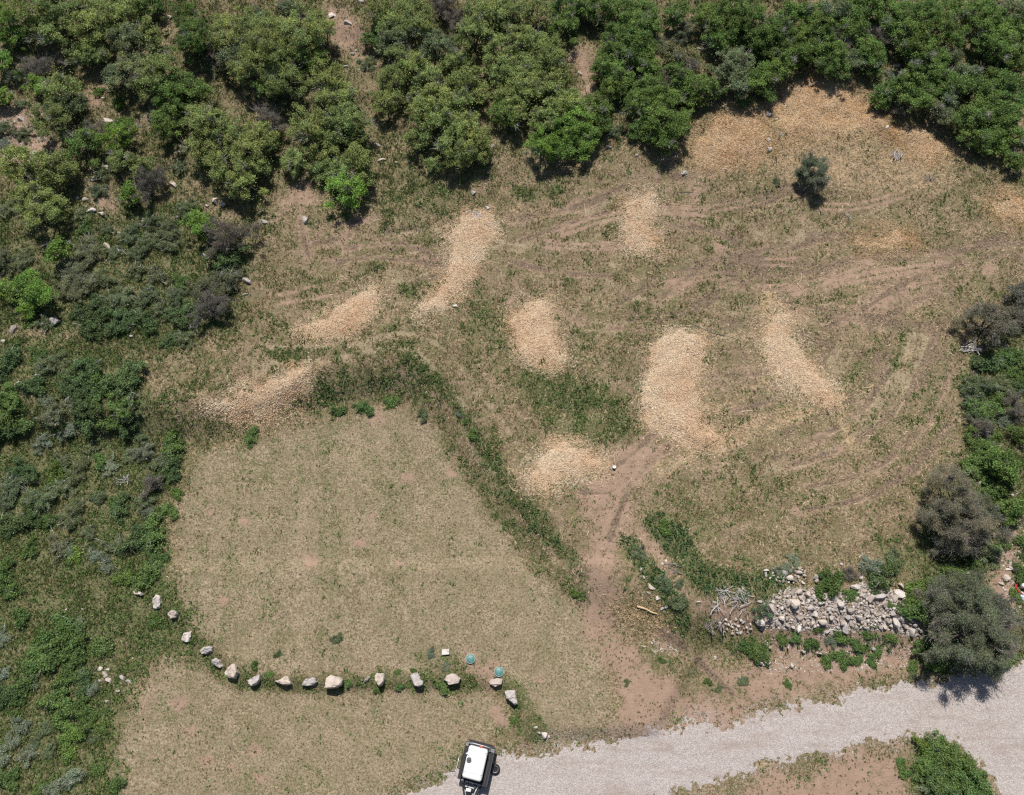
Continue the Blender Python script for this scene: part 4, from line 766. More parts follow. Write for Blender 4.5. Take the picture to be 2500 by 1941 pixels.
10: "1100,1260,60,s 1280,1470,50,s 1380,1610,55,s 1390,1470,30,s 620,1540,30,y 1280,1060,50,w 1840,1560,30,s",
13: "1450,890,45,w 1130,890,28,w 980,910,30,w 235,655,24,k 65,740,30,w 180,810,28,w 760,860,25,w 710,900,22,w 1480,750,28,u 1370,640,30,u 670,540,35,s 1130,790,22,w 1240,780,22,w 1990,1150,30,w",
14: "1260,700,24,w 1600,855,26,w 1490,780,14,u 1860,840,22,u 1680,910,25,s 1000,860,22,s",
}
plants = []
for ti, txt in TREES.items():
    for e in txt.split():
        a, b_, r, kd = e.split(','); px, py, k = tile(ti, float(a), float(b_)); plants.append((px, py, float(r) * k, kd))
groups = {}
for px, py, r, kd in plants:
    st, colr, wrd, nm, cat = KIND[kd]
    g0 = ground(px, py); R = r * mpp(g0) * (1.12 if st == 'oak' else 1.1)
    ch = sorted(LIB[st], key=lambda v: abs(math.log(v['R'] / R)))
    opts = [v for v in ch if abs(v['R'] - ch[0]['R']) < 1e-6]; v = random.choice(opts)
    sc = R / v['R']; loc = ground(px, py, v['zc'] * sc * 0.9)
    u, w_ = px / U, py / U
    if st in ('oak',) and w_ < 480:
        row = 'along the top edge' if w_ < 55 else 'second row down' if w_ < 130 else 'third row down' if w_ < 215 else 'lower edge of the oaks'
        cn = ['far left block', 'left block', 'block left of centre', 'middle left block', 'middle right block', 'block right of centre', 'right block', 'far right block'][min(7, int(u // 273))]
        zone = (row, cn)
    elif u < 560:
        row = 'upper left slope' if w_ < 330 else 'rocky left slope' if w_ < 520 else 'left slope below the rocks' if w_ < 640 else 'left scrub above the mown pad' if w_ < 830 else 'left scrub beside chip heap' if w_ < 960 else 'left scrub beside upper mown pad' if w_ < 1090 else 'left scrub beside lower mown pad' if w_ < 1230 else 'left scrub level with boulders' if w_ < 1450 else 'lower left corner scrub'
        zone = (row, '')
    elif u > 1880 and w_ > 550:
        zone = ('right edge scrub' if w_ < 1000 else 'beside the right dirt path' if w_ < 1260 else 'above the gravel bend' if w_ < 1480 else 'island in the gravel bend', '')
    elif w_ < 480: zone = ('among the oaks, ' + ('left half' if u < 1092 else 'right half'), '')
    elif u > 1330: zone = ('strip above the dirt ramp' if w_ < 1260 and u < 1600 else 'above the stone rubble' if w_ < 1345 else 'in weeds below rubble left half' if u < 1760 else 'in weeds below rubble right half', '')
    else: zone = ('on the grassy bank' if w_ < 1150 else 'along the boulder row', '')
    groups.setdefault((zone, wrd), []).append((u, loc, sc, v, kd, R))
SIZEW = {True: ('small', 'medium', 'large')}
for (zone, wrd), lst in groups.items():
    lst.sort(key=lambda e: e[0])
    for i, (u, loc, sc, v, kd, R) in enumerate(lst):
        st, colr, _, nm, cat = KIND[kd]
        pw_ = place_word(i, len(lst)); sz = ('small ' if R < v['R'] * 0 + (.9 if st == 'oak' else .55) else 'big ' if R > (1.7 if st == 'oak' else 1.2) else '')
        lab = f"{sz}{wrd}" + (f", {pw_}," if pw_ else ',') + f" {zone[0]}" + (f", {zone[1]}" if zone[1] else '')
        o = thing(nm, lab, cat, loc - np.array([0, 0, .05]), random.uniform(0, 6.28), {'tree': 'trees on the slope', 'shrub': 'shrubs on the slope'}[cat])
        sx = random.uniform(.94, 1.06); o.scale = (sc * sx, sc / sx, sc * random.uniform(.9, 1.12))
        jit = random.gauss(0, .10); h = random.gauss(0, .035)
        c = link('crown', v['leaf'], o); c.color = (colr[0] * (1 + jit + h), colr[1] * (1 + jit), colr[2] * (1 + jit - h), 1)
        link('trunk', v['trunk'], o)
        if v['R'] > .5: link('bare_twigs', v['twig'], o, kind='stuff')
print('plants', len(plants))

# ------------------------------------------------------------------ STONES
def rock_mesh(seed, sub=2):
    r = random.Random(seed); b_ = bmesh.new(); bmesh.ops.create_icosphere(b_, subdivisions=sub, radius=1.0)
    pl = []
    for _ in range(11):
        d = Vector((r.gauss(0, 1), r.gauss(0, 1), r.gauss(0, 1))).normalized(); pl.append((d, r.uniform(.34, .72)))
    for v in b_.verts:
        for d, o in pl:
            e = v.co.dot(d) - o
            if e > 0: v.co -= d * e
        v.co += Vector((r.gauss(0, .02), r.gauss(0, .02), r.gauss(0, .02)))
    m_ = max(v.co.length for v in b_.verts)
    for v in b_.verts: v.co /= m_ * .92
    me = bpy.data.meshes.new('rock'); b_.to_mesh(me); b_.free(); me.materials.append(M_ROCK); return me
ROCKS = [rock_mesh(i) for i in range(14)]
GREY, PINK, WARM, PALE_ = (1.06, 1.06, 1.07), (1.10, 1.03, .98), (1.18, 1.11, 1.03), (1.32, 1.30, 1.28)
def stone(px, py, a, b_, rot, hz, tint, name, lab, cat, group, bury=.3, slot=None, zadd=0.0):
    g = ground(px, py); m_ = mpp(g); me = ROCKS[slot if slot is not None else random.randrange(len(ROCKS))]
    o = link(name, me, None, None, label=lab, category=cat)
    if group: o['group'] = group
    o.scale = (a * m_, b_ * m_, hz); o.rotation_euler = (random.gauss(0, .12), random.gauss(0, .12), rot); o.location = (g[0], g[1], g[2] + hz * (1 - 2 * bury) * .6 + zadd)
    j = 1 + random.gauss(0, .08); o.color = (tint[0] * j, tint[1] * j, tint[2] * j, 1); return o
# boulders: each with the outline it shows from above, set in a line along the foot of the mown pad
OUTL = [  # tile, outline, height, tint, label
 (12, [(980, 180), (1010, 172), (1040, 195), (1062, 210), (1058, 222), (1020, 215), (990, 208)], .35, PALE_, 'white jagged half buried boulder, upper left end of the boulder row'),
 (12, [(1142, 245), (1160, 220), (1180, 225), (1186, 270), (1178, 310), (1155, 320), (1136, 300)], .5, PALE_, 'tall narrow white boulder standing second in the boulder row'),
 (12, [(1250, 350), (1275, 328), (1305, 335), (1312, 360), (1300, 385), (1270, 390), (1252, 372)], .5, PINK, 'round pitted brownish boulder, third in the boulder row'),
 (12, [(1365, 495), (1410, 482), (1408, 520), (1398, 560), (1370, 565), (1348, 550)], .45, PALE_, 'cream wedge boulder beside the corner of the mown pad'),
 (12, [(1490, 625), (1505, 605), (1545, 596), (1572, 600), (1565, 630), (1530, 650), (1495, 655)], .45, GREY, 'pale oval boulder, fifth in the boulder row'),
 (12, [(1572, 700), (1600, 685), (1630, 700), (1645, 740), (1625, 757), (1600, 742), (1580, 722)], .45, GREY, 'small tilted grey boulder just above the large split boulder'),
 (12, [(1672, 790), (1685, 755), (1715, 728), (1746, 720), (1748, 760), (1760, 790), (1740, 835), (1700, 830), (1676, 815)], .7, WARM, 'large split boulder with a notch on its right'),
 (12, [(1835, 850), (1870, 825), (1900, 808), (1920, 802), (1925, 840), (1905, 875), (1870, 888), (1845, 875)], .6, GREY, 'blue-grey pointed boulder right of the large split boulder'),
 (13, [(215, 855), (260, 845), (290, 815), (315, 815), (325, 850), (338, 875), (300, 885), (260, 872)], .55, WARM, 'peaked cream boulder with a long flat left side'),
 (13, [(415, 885), (440, 850), (480, 828), (515, 830), (527, 860), (500, 882), (450, 888)], .5, GREY, 'low slanting grey boulder left of the biggest boulder'),
 (13, [(588, 870), (595, 830), (625, 808), (650, 818), (690, 822), (720, 850), (708, 885), (670, 905), (620, 910), (592, 905)], .8, WARM, 'biggest boulder of the row, broad and cracked in front'),
 (13, [(878, 860), (882, 835), (905, 818), (918, 825), (900, 848)], .25, GREY, 'smallest grey boulder of the row, a thin sliver'),
 (13, [(952, 815), (965, 792), (990, 798), (1020, 798), (1028, 830), (1015, 870), (995, 895), (975, 870), (957, 845)], .6, WARM, 'heart shaped upright boulder right of the thin sliver'),
 (13, [(1217, 812), (1240, 795), (1270, 792), (1285, 820), (1290, 845), (1312, 855), (1310, 885), (1280, 897), (1250, 890), (1235, 850)], .55, GREY, 'lilac grey boulder with a bite in its right side'),
 (13, [(1468, 845), (1485, 815), (1525, 796), (1560, 808), (1588, 835), (1575, 868), (1540, 872), (1500, 882)], .6, PINK, 'broad pinkish boulder above the round green bush'),
 (13, [(1798, 860), (1815, 840), (1860, 833), (1898, 845), (1890, 878), (1845, 893), (1805, 878)], .4, WARM, 'flat cream boulder below the right teal lid'),
 (13, [(1912, 935), (1935, 922), (1995, 922), (1998, 975), (2006, 1020), (1985, 1030), (1950, 995), (1925, 985)], .75, GREY, 'angular grey boulder at the right end of the row'),
]
for ti, pts, hgt, tint, lab in OUTL:
    hgt *= .6
    q = [tile(ti, *p)[:2] for p in pts]; Wp = np.array([ground(*p, hgt * .5) for p in q]); c = Wp.mean(0); L = Wp[:, :2] - c[:2]
    # resample the outline
    Q = []
    for k in range(len(L)):
        for t_ in (0, .5): Q.append(L[k] * (1 - t_) + L[(k + 1) % len(L)] * t_ + (RNG.normal(0, .012, 2) if t_ else 0))
    Q = np.array(Q); n = len(Q); zb = float(lut(HR, c[0], c[1]))
    apex = RNG.normal(0, .10, 2); tilt = RNG.normal(0, .18, 2)
    bb = bmesh.new(); rings = []
    for z_, sc in ((-.18, 1.0), (hgt * .35, 1.03), (hgt * .8, .99), (hgt * .97, .84), (hgt * 1.0, .45)):
        rings.append([bb.verts.new((p[0] * sc + apex[0] * (1 - sc) + random.gauss(0, .015), p[1] * sc + apex[1] * (1 - sc) + random.gauss(0, .015), z_ + (0 if z_ < 0 else (p @ tilt) * (z_ / hgt) + random.gauss(0, .025)))) for p in Q])
    top = bb.verts.new((apex[0], apex[1], hgt * 1.0))
    for A_, C_ in zip(rings, rings[1:]):
        for k in range(n): bb.faces.new((A_[k], A_[(k + 1) % n], C_[(k + 1) % n], C_[k]))
    for k in range(n): bb.faces.new((rings[-1][k], rings[-1][(k + 1) % n], top))
    bmesh.ops.triangulate(bb, faces=bb.faces); bmesh.ops.recalc_face_normals(bb, faces=bb.faces)
    me = bpy.data.meshes.new('boulder'); bb.to_mesh(me); bb.free(); me.materials.append(M_ROCK)
    o = link('boulder', me, None, (c[0], c[1], zb), label=lab, category='boulder', group='row of boulders below the mown pad'); o.color = tint + (1,)
# loose stones on the slopes: tile, x, y, half length, half width, turn, tint
LOOSE = """0 170 165 20 12 0 p|0 210 270 30 22 .5 k|0 800 895 48 30 .2 w|0 310 1035 38 32 1 w|0 160 890 42 28 .4 g|0 45 1170 34 22 0 g|0 630 1475 36 20 .3 g|0 672 1560 40 26 .2 p|0 750 1580 26 22 1 w|0 1590 1490 40 34 .9 w|0 1530 1520 20 14 0 g|0 1650 1510 30 30 .5 g|0 1290 1370 38 26 .6 w|0 780 1235 34 24 1 g|0 762 730 26 18 1 w|0 260 1135 30 18 0 g|0 690 1325 28 18 .4 w|0 1060 1640 16 16 0 k|0 575 1465 14 10 0 g|0 1370 460 20 14 0 g|0 1260 130 22 16 .4 g|0 1120 1210 16 12 0 w|0 560 1290 16 12 0 w
1 640 120 40 26 .3 p|1 750 175 44 24 .2 w|1 790 400 20 14 0 p|1 815 375 18 12 0 p|1 745 495 36 18 .4 g|1 840 520 12 10 0 p|1 975 1070 26 14 .3 p|1 1000 1185 34 16 0 k|1 1110 1200 18 12 0 k|1 1680 1425 26 22 .5 g|1 440 1635 44 30 1 g|1 1830 1085 18 18 0 g|1 860 15 40 14 .4 g|1 140 1640 30 22 0 g|1 1785 80 2 2 0 g
4 100 980 34 48 0 k|4 415 925 52 40 .4 g|4 145 1390 46 38 .3 p|4 1835 630 42 34 .4 g|4 1810 725 22 10 0 g|4 1520 435 24 18 .5 g|4 30 1070 24 18 0 p|4 270 1320 20 14 0 w|4 880 270 18 12 0 w|4 790 365 40 22 .7 w|4 975 1035 18 20 0 g
2 1545 370 22 16 .4 p|2 2055 845 30 22 .7 g|2 1430 1282 36 20 .1 g|2 1720 1255 24 12 .3 g|2 2060 1105 20 24 0 g|2 2050 1030 22 14 0 g|2 915 815 28 12 .6 p|2 870 1090 26 16 .2 g|2 1070 1150 18 12 0 g|2 650 540 24 16 .6 w
3 230 850 34 20 .3 g|3 350 795 24 16 .2 g|3 290 885 18 10 0 g|3 325 995 16 14 .4 g|3 240 1105 22 18 .5 g|3 1110 945 24 16 .1 p|3 1380 975 18 10 0 p|3 1180 490 42 22 .5 p|3 235 1040 16 12 0 g
5 1545 812 22 18 .5 p|5 1785 82 26 16 .8 g|5 460 1675 10 9 0 p|5 1108 1525 10 9 0 p
10 1105 1362 20 14 0 w|10 1125 1425 17 16 0 g|10 1178 1492 34 22 .6 w|10 1228 1575 28 16 2.7 p|10 1262 1655 26 18 2.6 g|10 1290 1640 18 14 .4 g|10 1262 1322 16 16 0 g|10 1292 1300 14 16 0 p|10 1272 1380 8 8 0 p|10 1160 1540 18 10 .4 g|10 1535 1605 20 14 0 w|10 1645 1610 22 16 .2 g|10 1985 1600 26 20 0 k
12 740 765 26 18 .2 p|12 785 805 34 22 .7 k|12 812 850 30 24 .3 k|12 800 770 22 12 .5 g|12 908 830 26 20 .6 g|12 950 855 26 16 .4 g|12 740 850 24 14 .6 g|12 880 925 26 10 0 p|12 790 1000 16 14 0 g|12 490 325 10 10 0 p|12 613 325 12 10 0 p|12 675 540 10 10 0 w|12 985 685 12 9 .5 p|12 780 820 14 12 0 k
14 330 1195 20 14 0 p|14 385 1245 34 26 .5 p|14 350 1235 16 12 0 g|14 425 1262 14 12 0 p|14 1650 685 18 18 0 w|14 2055 612 12 12 0 w|14 1990 720 20 14 0 g|14 2020 735 18 14 0 g|14 2048 715 20 12 1 g
11 1800 725 22 16 0 p|11 1768 1355 16 12 0 p|11 1700 1392 26 14 2.5 p|11 1992 1425 36 32 .9 w|11 1975 1512 20 12 .3 p|11 2025 1352 30 16 .5 w|11 1950 1470 26 20 .3 w|11 2030 815 18 12 0 p|11 2065 640 20 16 0 w|11 2075 800 16 12 0 p|11 770 1325 18 12 .4 g|11 1215 1480 12 20 0 g|11 2000 1365 26 12 .2 p"""
TN = {'p': PALE_, 'g': GREY, 'k': PINK, 'w': WARM}; TNW = {'p': 'pale', 'g': 'grey', 'k': 'pinkish', 'w': 'tan'}
ZN = {0: 'on the upper left slope', 1: 'in the gap among the oaks', 4: 'in the scrub on the left slope', 2: 'at the oak edge above the clearing', 3: 'on the chip spread at upper right', 5: 'near the middle wood chip heaps', 10: 'beside the dirt ramp', 12: 'in the stone heap at lower left', 14: 'on the verge above the gravel', 11: 'along the dirt path at right'}
ents = [e.split() for e in LOOSE.replace('\n', '|').split('|')]
by = {}
for e in ents:
    if float(e[3]) < 4: continue
    by.setdefault((int(e[0]), e[6]), []).append(e)
for (ti, tn), lst in by.items():
    lst.sort(key=lambda e: float(e[1]))
    for i, e in enumerate(lst):
        px, py, k = tile(ti, float(e[1]), float(e[2])); a = float(e[3]) * k; bq = float(e[4]) * k; pw_ = place_word(i, len(lst))
        sz = 'large' if a > 11 else 'small' if a < 5.5 else 'middling'
        stone(px, py, a * 1.1, bq * 1.1, -float(e[5]), max(.10, min(a, bq) * mpp(ground(px, py)) * .8), TN[tn], 'rock', f"{sz} {TNW[tn]} rock" + (f", {pw_}," if pw_ else '') + f" {ZN[ti]}", 'rock', 'loose rocks on the slopes')
# rubble heap
def z5(x_, y_): return 1520 + x_ / 3.189, 1400 + y_ / 3.189
def z4(x_, y_): return 1840 + x_ / 2.8, 1360 + y_ / 2.8
HEAP = np.array([z4(*p) for p in [(90, 310), (180, 250), (260, 220), (400, 230), (450, 270), (560, 260), (650, 270), (740, 180), (800, 200), (880, 240), (1000, 240), (1055, 285), (1010, 350), (1080, 420), (1160, 500), (1150, 540), (1000, 510), (900, 480), (700, 490), (560, 515), (480, 515), (420, 485), (300, 490), (200, 480), (110, 470), (60, 470), (80, 390)]])
HEAP2 = np.array([z4(*p) for p in [(75, 95), (140, 75), (250, 70), (310, 75), (370, 120), (350, 180), (220, 190), (140, 165), (80, 150)]])
HEAP3 = np.array([z5(*p) for p in [(740, 370), (900, 350), (1010, 400), (1000, 470), (900, 480), (760, 450)]])
BIG = [(285, 320, 48, 40, .7, 'w', 'tilted tan slab at the upper left of the rubble heap'), (388, 352, 30, 22, -.2, 'p', 'pale block right of the tilted slab in the rubble'), (45, 455, 42, 38, .2, 'p', 'white boulder at the lower left end of the rubble'), (470, 447, 42, 28, .4, 'w', 'rounded tan slab low in the middle of the rubble'), (714, 412, 26, 22, .3, 'p', 'cream square stone right of centre in the rubble'),
       (792, 290, 34, 28, -.4, 'k', 'pinkish slab against the grey slab, upper right of rubble'), (856, 270, 50, 34, -.2, 'g', 'big grey slab at the upper right of the rubble'), (995, 256, 68, 28, .35, 'p', 'long white jagged boulder at the right end of rubble'), (965, 448, 32, 38, -.3, 'p', 'cream stained boulder at the lower right of rubble'), (686, 206, 34, 26, -.4, 'p', 'pale stone under the dead grey bush above rubble'),
       (248, 150, 32, 28, .3, 'p', 'white block in the small upper left stone cluster'), (312, 242, 26, 22, .3, 'w', 'first tan upright stone along the rubble top'), (358, 256, 27, 27, 0, 'w', 'second tan upright stone along the rubble top'), (404, 274, 20, 27, -.2, 'p', 'pale upright stone ending the rubble top row'), (265, 248, 20, 30, .1, 'k', 'pinkish upright stone starting the rubble top row'), (1030, 475, 20, 26, 0, 'k', 'pinkish stone at the right tail of rubble'), (1133, 510, 20, 20, 0, 'g', 'grey stone last in the right tail of rubble'),
       (190, 425, 26, 24, .5, 'p', 'pale stone left of centre low in rubble'), (1000, 197, 14, 24, -.4, 'w', 'narrow tan stone above the long white boulder'), (728, 145, 14, 24, .5, 'p', 'narrow pale stone leaning above the rubble'), (447, 660, 20, 12, 0, 'g', 'flat grey stone among the weeds below rubble'), (815, 632, 14, 20, -.3, 'g', 'grey stone standing among weeds below rubble right half'), (332, 648, 18, 12, 0, 'k', 'pinkish stone among weeds below rubble left half'), (416, 140, 22, 26, .3, 'g', 'grey stone pair right of the small stone cluster'), (425, 165, 18, 18, .3, 'w', 'tan stone right of the small stone cluster'),
       (255, 740, 18, 16, 0, 'p', 'pale stone above the verge, lower left of rubble'), (108, 625, 12, 12, 0, 'w', 'round tan stone left below the rubble'), (230, 620, 10, 16, 0, 'p', 'small upright pale stone below the rubble'), (45, 728, 20, 14, .2, 'g', 'left stone of the trio below the rubble'), (75, 718, 14, 14, 0, 'g', 'middle stone of the trio below the rubble'), (100, 720, 16, 20, .6, 'g', 'right stone of the trio below the rubble')]
taken = []; RUB = {}
for x_, y_, a, bq, r_, tn, lab in BIG:
    px, py = z4(x_, y_); stone(px, py, a / 2.8 * 1.05, bq / 2.8 * 1.05, -r_, max(.14, min(a, bq) / 2.8 * mpp(ground(px, py)) * .8), TN[tn], 'boulder' if a > 40 else 'rock', lab, 'rock', 'named stones of the rubble heap', .15, None, .12); taken.append((px, py, min(a, bq) / 2.8 * .8))
cnt = 0
for poly, nmax, part in ((HEAP, 200, 'heap'), (HEAP2, 34, 'cluster'), (HEAP3, 26, 'tail')):
    lo, hi = poly.min(0), poly.max(0); tries = 0; made = 0
    while made < nmax and tries < 9000:
        tries += 1; p = np.array([random.uniform(lo[0], hi[0]), random.uniform(lo[1], hi[1])])
        if not inside(p[None], poly)[0]: continue
        if part == 'tail' and random.random() < .5: continue
        r_ = min(5 if part == 'tail' else 13, max(3.0, random.lognormvariate(math.log(6.0), .46)))
        if any((p[0] - q[0]) ** 2 + (p[1] - q[1]) ** 2 < ((r_ + q[2]) * .74) ** 2 for q in taken): continue
        taken.append((p[0], p[1], r_)); tn = random.choice('ggwwkpppw'); third = 'left third' if p[0] < 1840 + 380 / 2.8 else 'middle' if p[0] < 1840 + 740 / 2.8 else 'right third'
        sz = 'large' if r_ > 7.5 else 'small' if r_ < 4.5 else 'middling'
        keyl = (sz, TNW[tn], third if part == 'heap' else part)
        ob_ = stone(p[0], p[1], r_ * random.uniform(.95, 1.35), r_ * random.uniform(.75, 1.05), random.uniform(0, 3.14), r_ * .0245 * random.uniform(.6, .95), TN[tn], 'rubble_stone', 'broken stone in the rubble heap', 'stone', 'stones of the rubble heap', .3, None, .02 + .07 * random.random()); RUB.setdefault(keyl, []).append((p[0], ob_)); made += 1
    cnt += made
for (sz, tw_, th_), lst in RUB.items():
    lst.sort(key=lambda e: e[0])
    for i, (_, ob_) in enumerate(lst):
        pw_ = place_word(i, len(lst)); pw_ = f", {pw_}," if pw_ else ''
        ob_['label'] = f"{sz} {tw_} broken stone{pw_} " + ('in the small cluster above the rubble' if th_ == 'cluster' else 'among earth left of the rubble heap' if th_ == 'tail' else f"in the {th_} of the rubble heap")
print('rubble', cnt)
# scree: chips of stone too small to pick apart
def scree(name, lab, poly, n, smin, smax, spill=8, pal=((.42, .36, .32), (.5, .45, .41), (.34, .28, .245), (.56, .52, .49))):
    lo, hi = poly.min(0) - spill, poly.max(0) + spill; P = np.stack([RNG.uniform(lo[0], hi[0], n * 4), RNG.uniform(lo[1], hi[1], n * 4)], -1)
    d = sdf(P, poly); P = P[RNG.random(len(P)) < smooth((d + spill) / spill)][:n]; n = len(P)
    C = ground(P[:, 0], P[:, 1]); s_ = RNG.uniform(smin, smax, n) * RNG.uniform(.6, 1.3, n)
    a = RNG.uniform(0, 6.28, n); V = []
    for k in range(5): V.append(np.stack([np.cos(a + k * 1.257) * s_ * RNG.uniform(.7, 1.2, n), np.sin(a + k * 1.257) * s_ * RNG.uniform(.6, 1.1, n), RNG.uniform(-.1, .25, n) * s_], -1))
    V.append(np.stack([RNG.normal(0, .2, n) * s_, RNG.normal(0, .2, n) * s_, s_ * RNG.uniform(.5, .9, n)], -1))
    V = (np.stack(V, 1) + C[:, None, :]).reshape(-1, 3); i = np.arange(n)[:, None] * 6
    T = np.stack([i + [k, (k + 1) % 5, 5] for k in range(5)], 1).reshape(-1, 3); col = np.clip(pick(n, pal) * (1 + RNG.normal(0, .12, (n, 1))), .05, .9)
    link(name, mesh_np(name, V, T, np.repeat(col, 6, 0), [M_CHIP]), kind='stuff', label=lab, category='gravel')
scree('scree', 'small stone chips between and below the rubble stones', HEAP, 4200, .03, .085, 12)
scree('verge_pebbles', 'pebbles strewn on the earth between rubble and gravel road', np.array([z4(*p) for p in [(40, 560), (300, 540), (700, 560), (1100, 560), (1120, 720), (700, 760), (100, 780)]]), 700, .025, .06, 14)
scree('path_pebbles', 'pebbles strewn on the dirt path at the right edge', upoly([(2130, 1130), (2180, 1110), (2180, 1330), (2140, 1330)]), 260, .025, .07, 8)
scree('slope_pebbles', 'small stones on the bare patch of the left slope', upoly([(5, 210), (75, 220), (120, 320), (60, 350), (0, 330)]), 420, .03, .09, 10)
kk = RNG.uniform(0, 1, 9000); ii = RNG.integers(0, len(ROADW), 9000)
Q = ROADW[ii] * (1 - kk[:, None]) + ROADW[(ii + 1) % len(ROADW)] * kk[:, None] + RNG.normal(0, .35, (9000, 2))
px_, py_ = project(np.stack([Q[:, 0], Q[:, 1], lut(HR, Q[:, 0], Q[:, 1])], -1)); kq = (px_ > -100) & (px_ < 2600) & (py_ < 2050); Q = Q[kq]
n = len(Q); C = np.stack([Q[:, 0], Q[:, 1], lut(HR, Q[:, 0], Q[:, 1])], -1); s_ = RNG.uniform(.015, .04, n); a = RNG.uniform(0, 6.28, n)
V = np.stack([C + np.stack([np.cos(a + k * 2.09) * s_, np.sin(a + k * 2.09) * s_, 0 * s_], -1) for k in range(3)] + [C + np.stack([0 * s_, 0 * s_, s_ * .8], -1)], 1).reshape(-1, 3); i = np.arange(n)[:, None] * 4
link('road_edge_gravel', mesh_np('road_edge_gravel', V, np.stack([i + [0, 1, 3], i + [1, 2, 3], i + [2, 0, 3]], 1).reshape(-1, 3), np.repeat(pick(n, [(.5, .455, .44), (.6, .56, .545), (.4, .355, .34)]), 4, 0), [M_CHIP]), kind='stuff', label='loose gravel spilled along the road edges', category='gravel')
# weed dots on the bare verges
x, y, z = cand(120000); f = fields(x, y)
near_road = np.exp(-(np.abs(lut(RSD, x, y)) / 0.55) ** 2) * (fbm(x, y, 1.2, 171) > .47)
dots = smooth(f['dirt'] * 1.4) * (y < 13) * (fbm(x, y, 1.6, 175) > .45) * (1 - f['road'])
k = RNG.random(len(x)) < np.clip(.5 * near_road * (f['road'] < .75) + .34 * dots + .004 * f['road'] * (fbm(x, y, 1.0, 178) > .66), 0, 1); C = np.stack([x, y, z], -1)[k]; n = len(C)
Vg, Tg, Cg = blades(C, .06 + .06 * RNG.random(n), .03 + .06 * RNG.random(n), np.full(n, .05), pick(n, [(.10, .125, .045), (.13, .14, .055), (.085, .11, .04), (.15, .13, .06)]), 5, .2, shape='leaf')
link('verge_weeds', mesh_np('verge_weeds', Vg, Tg, Cg, [M_GRASS]), kind='stuff', label='low weeds dotting the bare verges of the gravel road', category='weeds')

# ------------------------------------------------------------------ DEAD BRANCH HEAPS, LOG
def branch_mesh(seed, L, r, fork=2):
    rr = random.Random(seed); bb = B(); p = Vector((-L / 2, 0, 0)); d = Vector((1, 0, 0)); pts = [p.copy()]
    for _ in range(5): d = (d + Vector((0, rr.gauss(0, .2), rr.gauss(0, .14)))).normalized(); p = p + d * L / 5; pts.append(p.copy())
    bb.tube(pts, r, r * .45, 5)
    for _ in range(fork):
        k = rr.randrange(1, 5); e = (pts[k + 1] - pts[k]).normalized(); q = pts[k] + (e + Vector((0, rr.choice((-1, 1)) * .7, rr.gauss(0, .3)))).normalized() * L * rr.uniform(.2, .35); bb.tube([pts[k], (pts[k] + q) / 2 + Vector((0, 0, rr.gauss(0, .03))), q], r * .6, r * .25, 4)
    bmesh.ops.recalc_face_normals(bb.b, faces=bb.b.faces); me = bpy.data.meshes.new('branch'); bb.b.to_mesh(me); bb.b.free(); return me
BR = {m_.name: [] for m_ in (M_DEAD, M_TWIG)}
for m_ in (M_DEAD, M_TWIG):
    for i in range(6):
        me = branch_mesh(i * 3 + 1, 1.0, .032); me.materials.append(m_); BR[m_.name].append(me)
def brush(px, py, rad, n, lab, m_=M_DEAD, lng=.8, ang=None, spread=.9):
    g = ground(px, py); o = thing('brush_heap', lab, 'brush', g, 0, 'heaps of dead branches')
    for i in range(n):
        c = link('branch', random.choice(BR[m_.name]), o); a = random.uniform(0, 6.28); r_ = rad * math.sqrt(random.random())
        c.location = (r_ * math.cos(a) * 1.25, r_ * math.sin(a) * .8, .04 + .22 * random.random() * (1 - r_ / rad)); c.rotation_euler = (random.gauss(0, .3), random.gauss(0, .22), (ang + random.gauss(0, spread)) if ang is not None else random.uniform(0, 6.28))
        s_ = lng * random.uniform(.5, 1.2); c.scale = (s_, s_, s_ * random.uniform(.8, 1.3))
def z5(x_, y_): return 1520 + x_ / 3.189, 1400 + y_ / 3.189
brush(*z5(865, 185), .75, 46, 'large heap of bleached grey branches left of the stone rubble', M_DEAD, .75)
brush(*z5(705, 385), .55, 26, 'smaller brown-grey branch heap below the bleached heap', M_TWIG, .8, .4)
brush(*z5(720, 250), .3, 7, 'few bleached branches at the left foot of the bleached heap', M_DEAD, .8, .3, .5)
brush(*z5(960, 300), .25, 5, 'few bent branches right of the bleached branch heap', M_DEAD, .6)
brush(*tile(3, 1170, 1135)[:2], .38, 18, 'small grey bundle of branches lying on the upper right chips', M_DEAD, .8, 1.0, .35)
brush(*tile(3, 1410, 1320)[:2], .4, 8, 'thin scatter of dark branches right of the lone dark bush', M_TWIG, .9)
brush(*tile(3, 2040, 1540)[:2], .3, 0 + 4, 'few thin branches near the right picture edge', M_TWIG, .8)
brush(*tile(8, 905, 700)[:2], .35, 16, 'dead bleached sagebrush skeleton in the left scrub', M_DEAD, .6)
brush(*tile(4, 895, 405)[:2], .3, 10, 'white dead branches on the rocky left slope', M_DEAD, .7)
brush(*tile(4, 360, 360)[:2], .3, 7, 'forked white dead stick below the left oak', M_DEAD, .9, 1.4, .4)
brush(*tile(5, 1700, 140)[:2], .45, 12, 'pale splintered branches at the top of the long chip strip', M_DEAD, .8)
brush(*tile(7, 1720, 1120)[:2], .45, 16, 'bare white branches under the right edge evergreen', M_DEAD, 1.0, .2, .7)
brush(*tile(7, 820, 145)[:2], .2, 4, 'forked grey stick in the middle of the upper clearing', M_DEAD, .8)
brush(*tile(10, 1340, 1350)[:2], .35, 6, 'few thin sticks on the bare strip above the ramp', M_TWIG, .8)
M_LOG = simple('peeled_log', (.62, .47, .27), .7, 0, .25, 6, .01)
p0 = ground(*z5(112, 258)); p1 = ground(*z5(285, 322)); c = (p0 + p1) / 2
bb = B(); v_ = p1 - p0
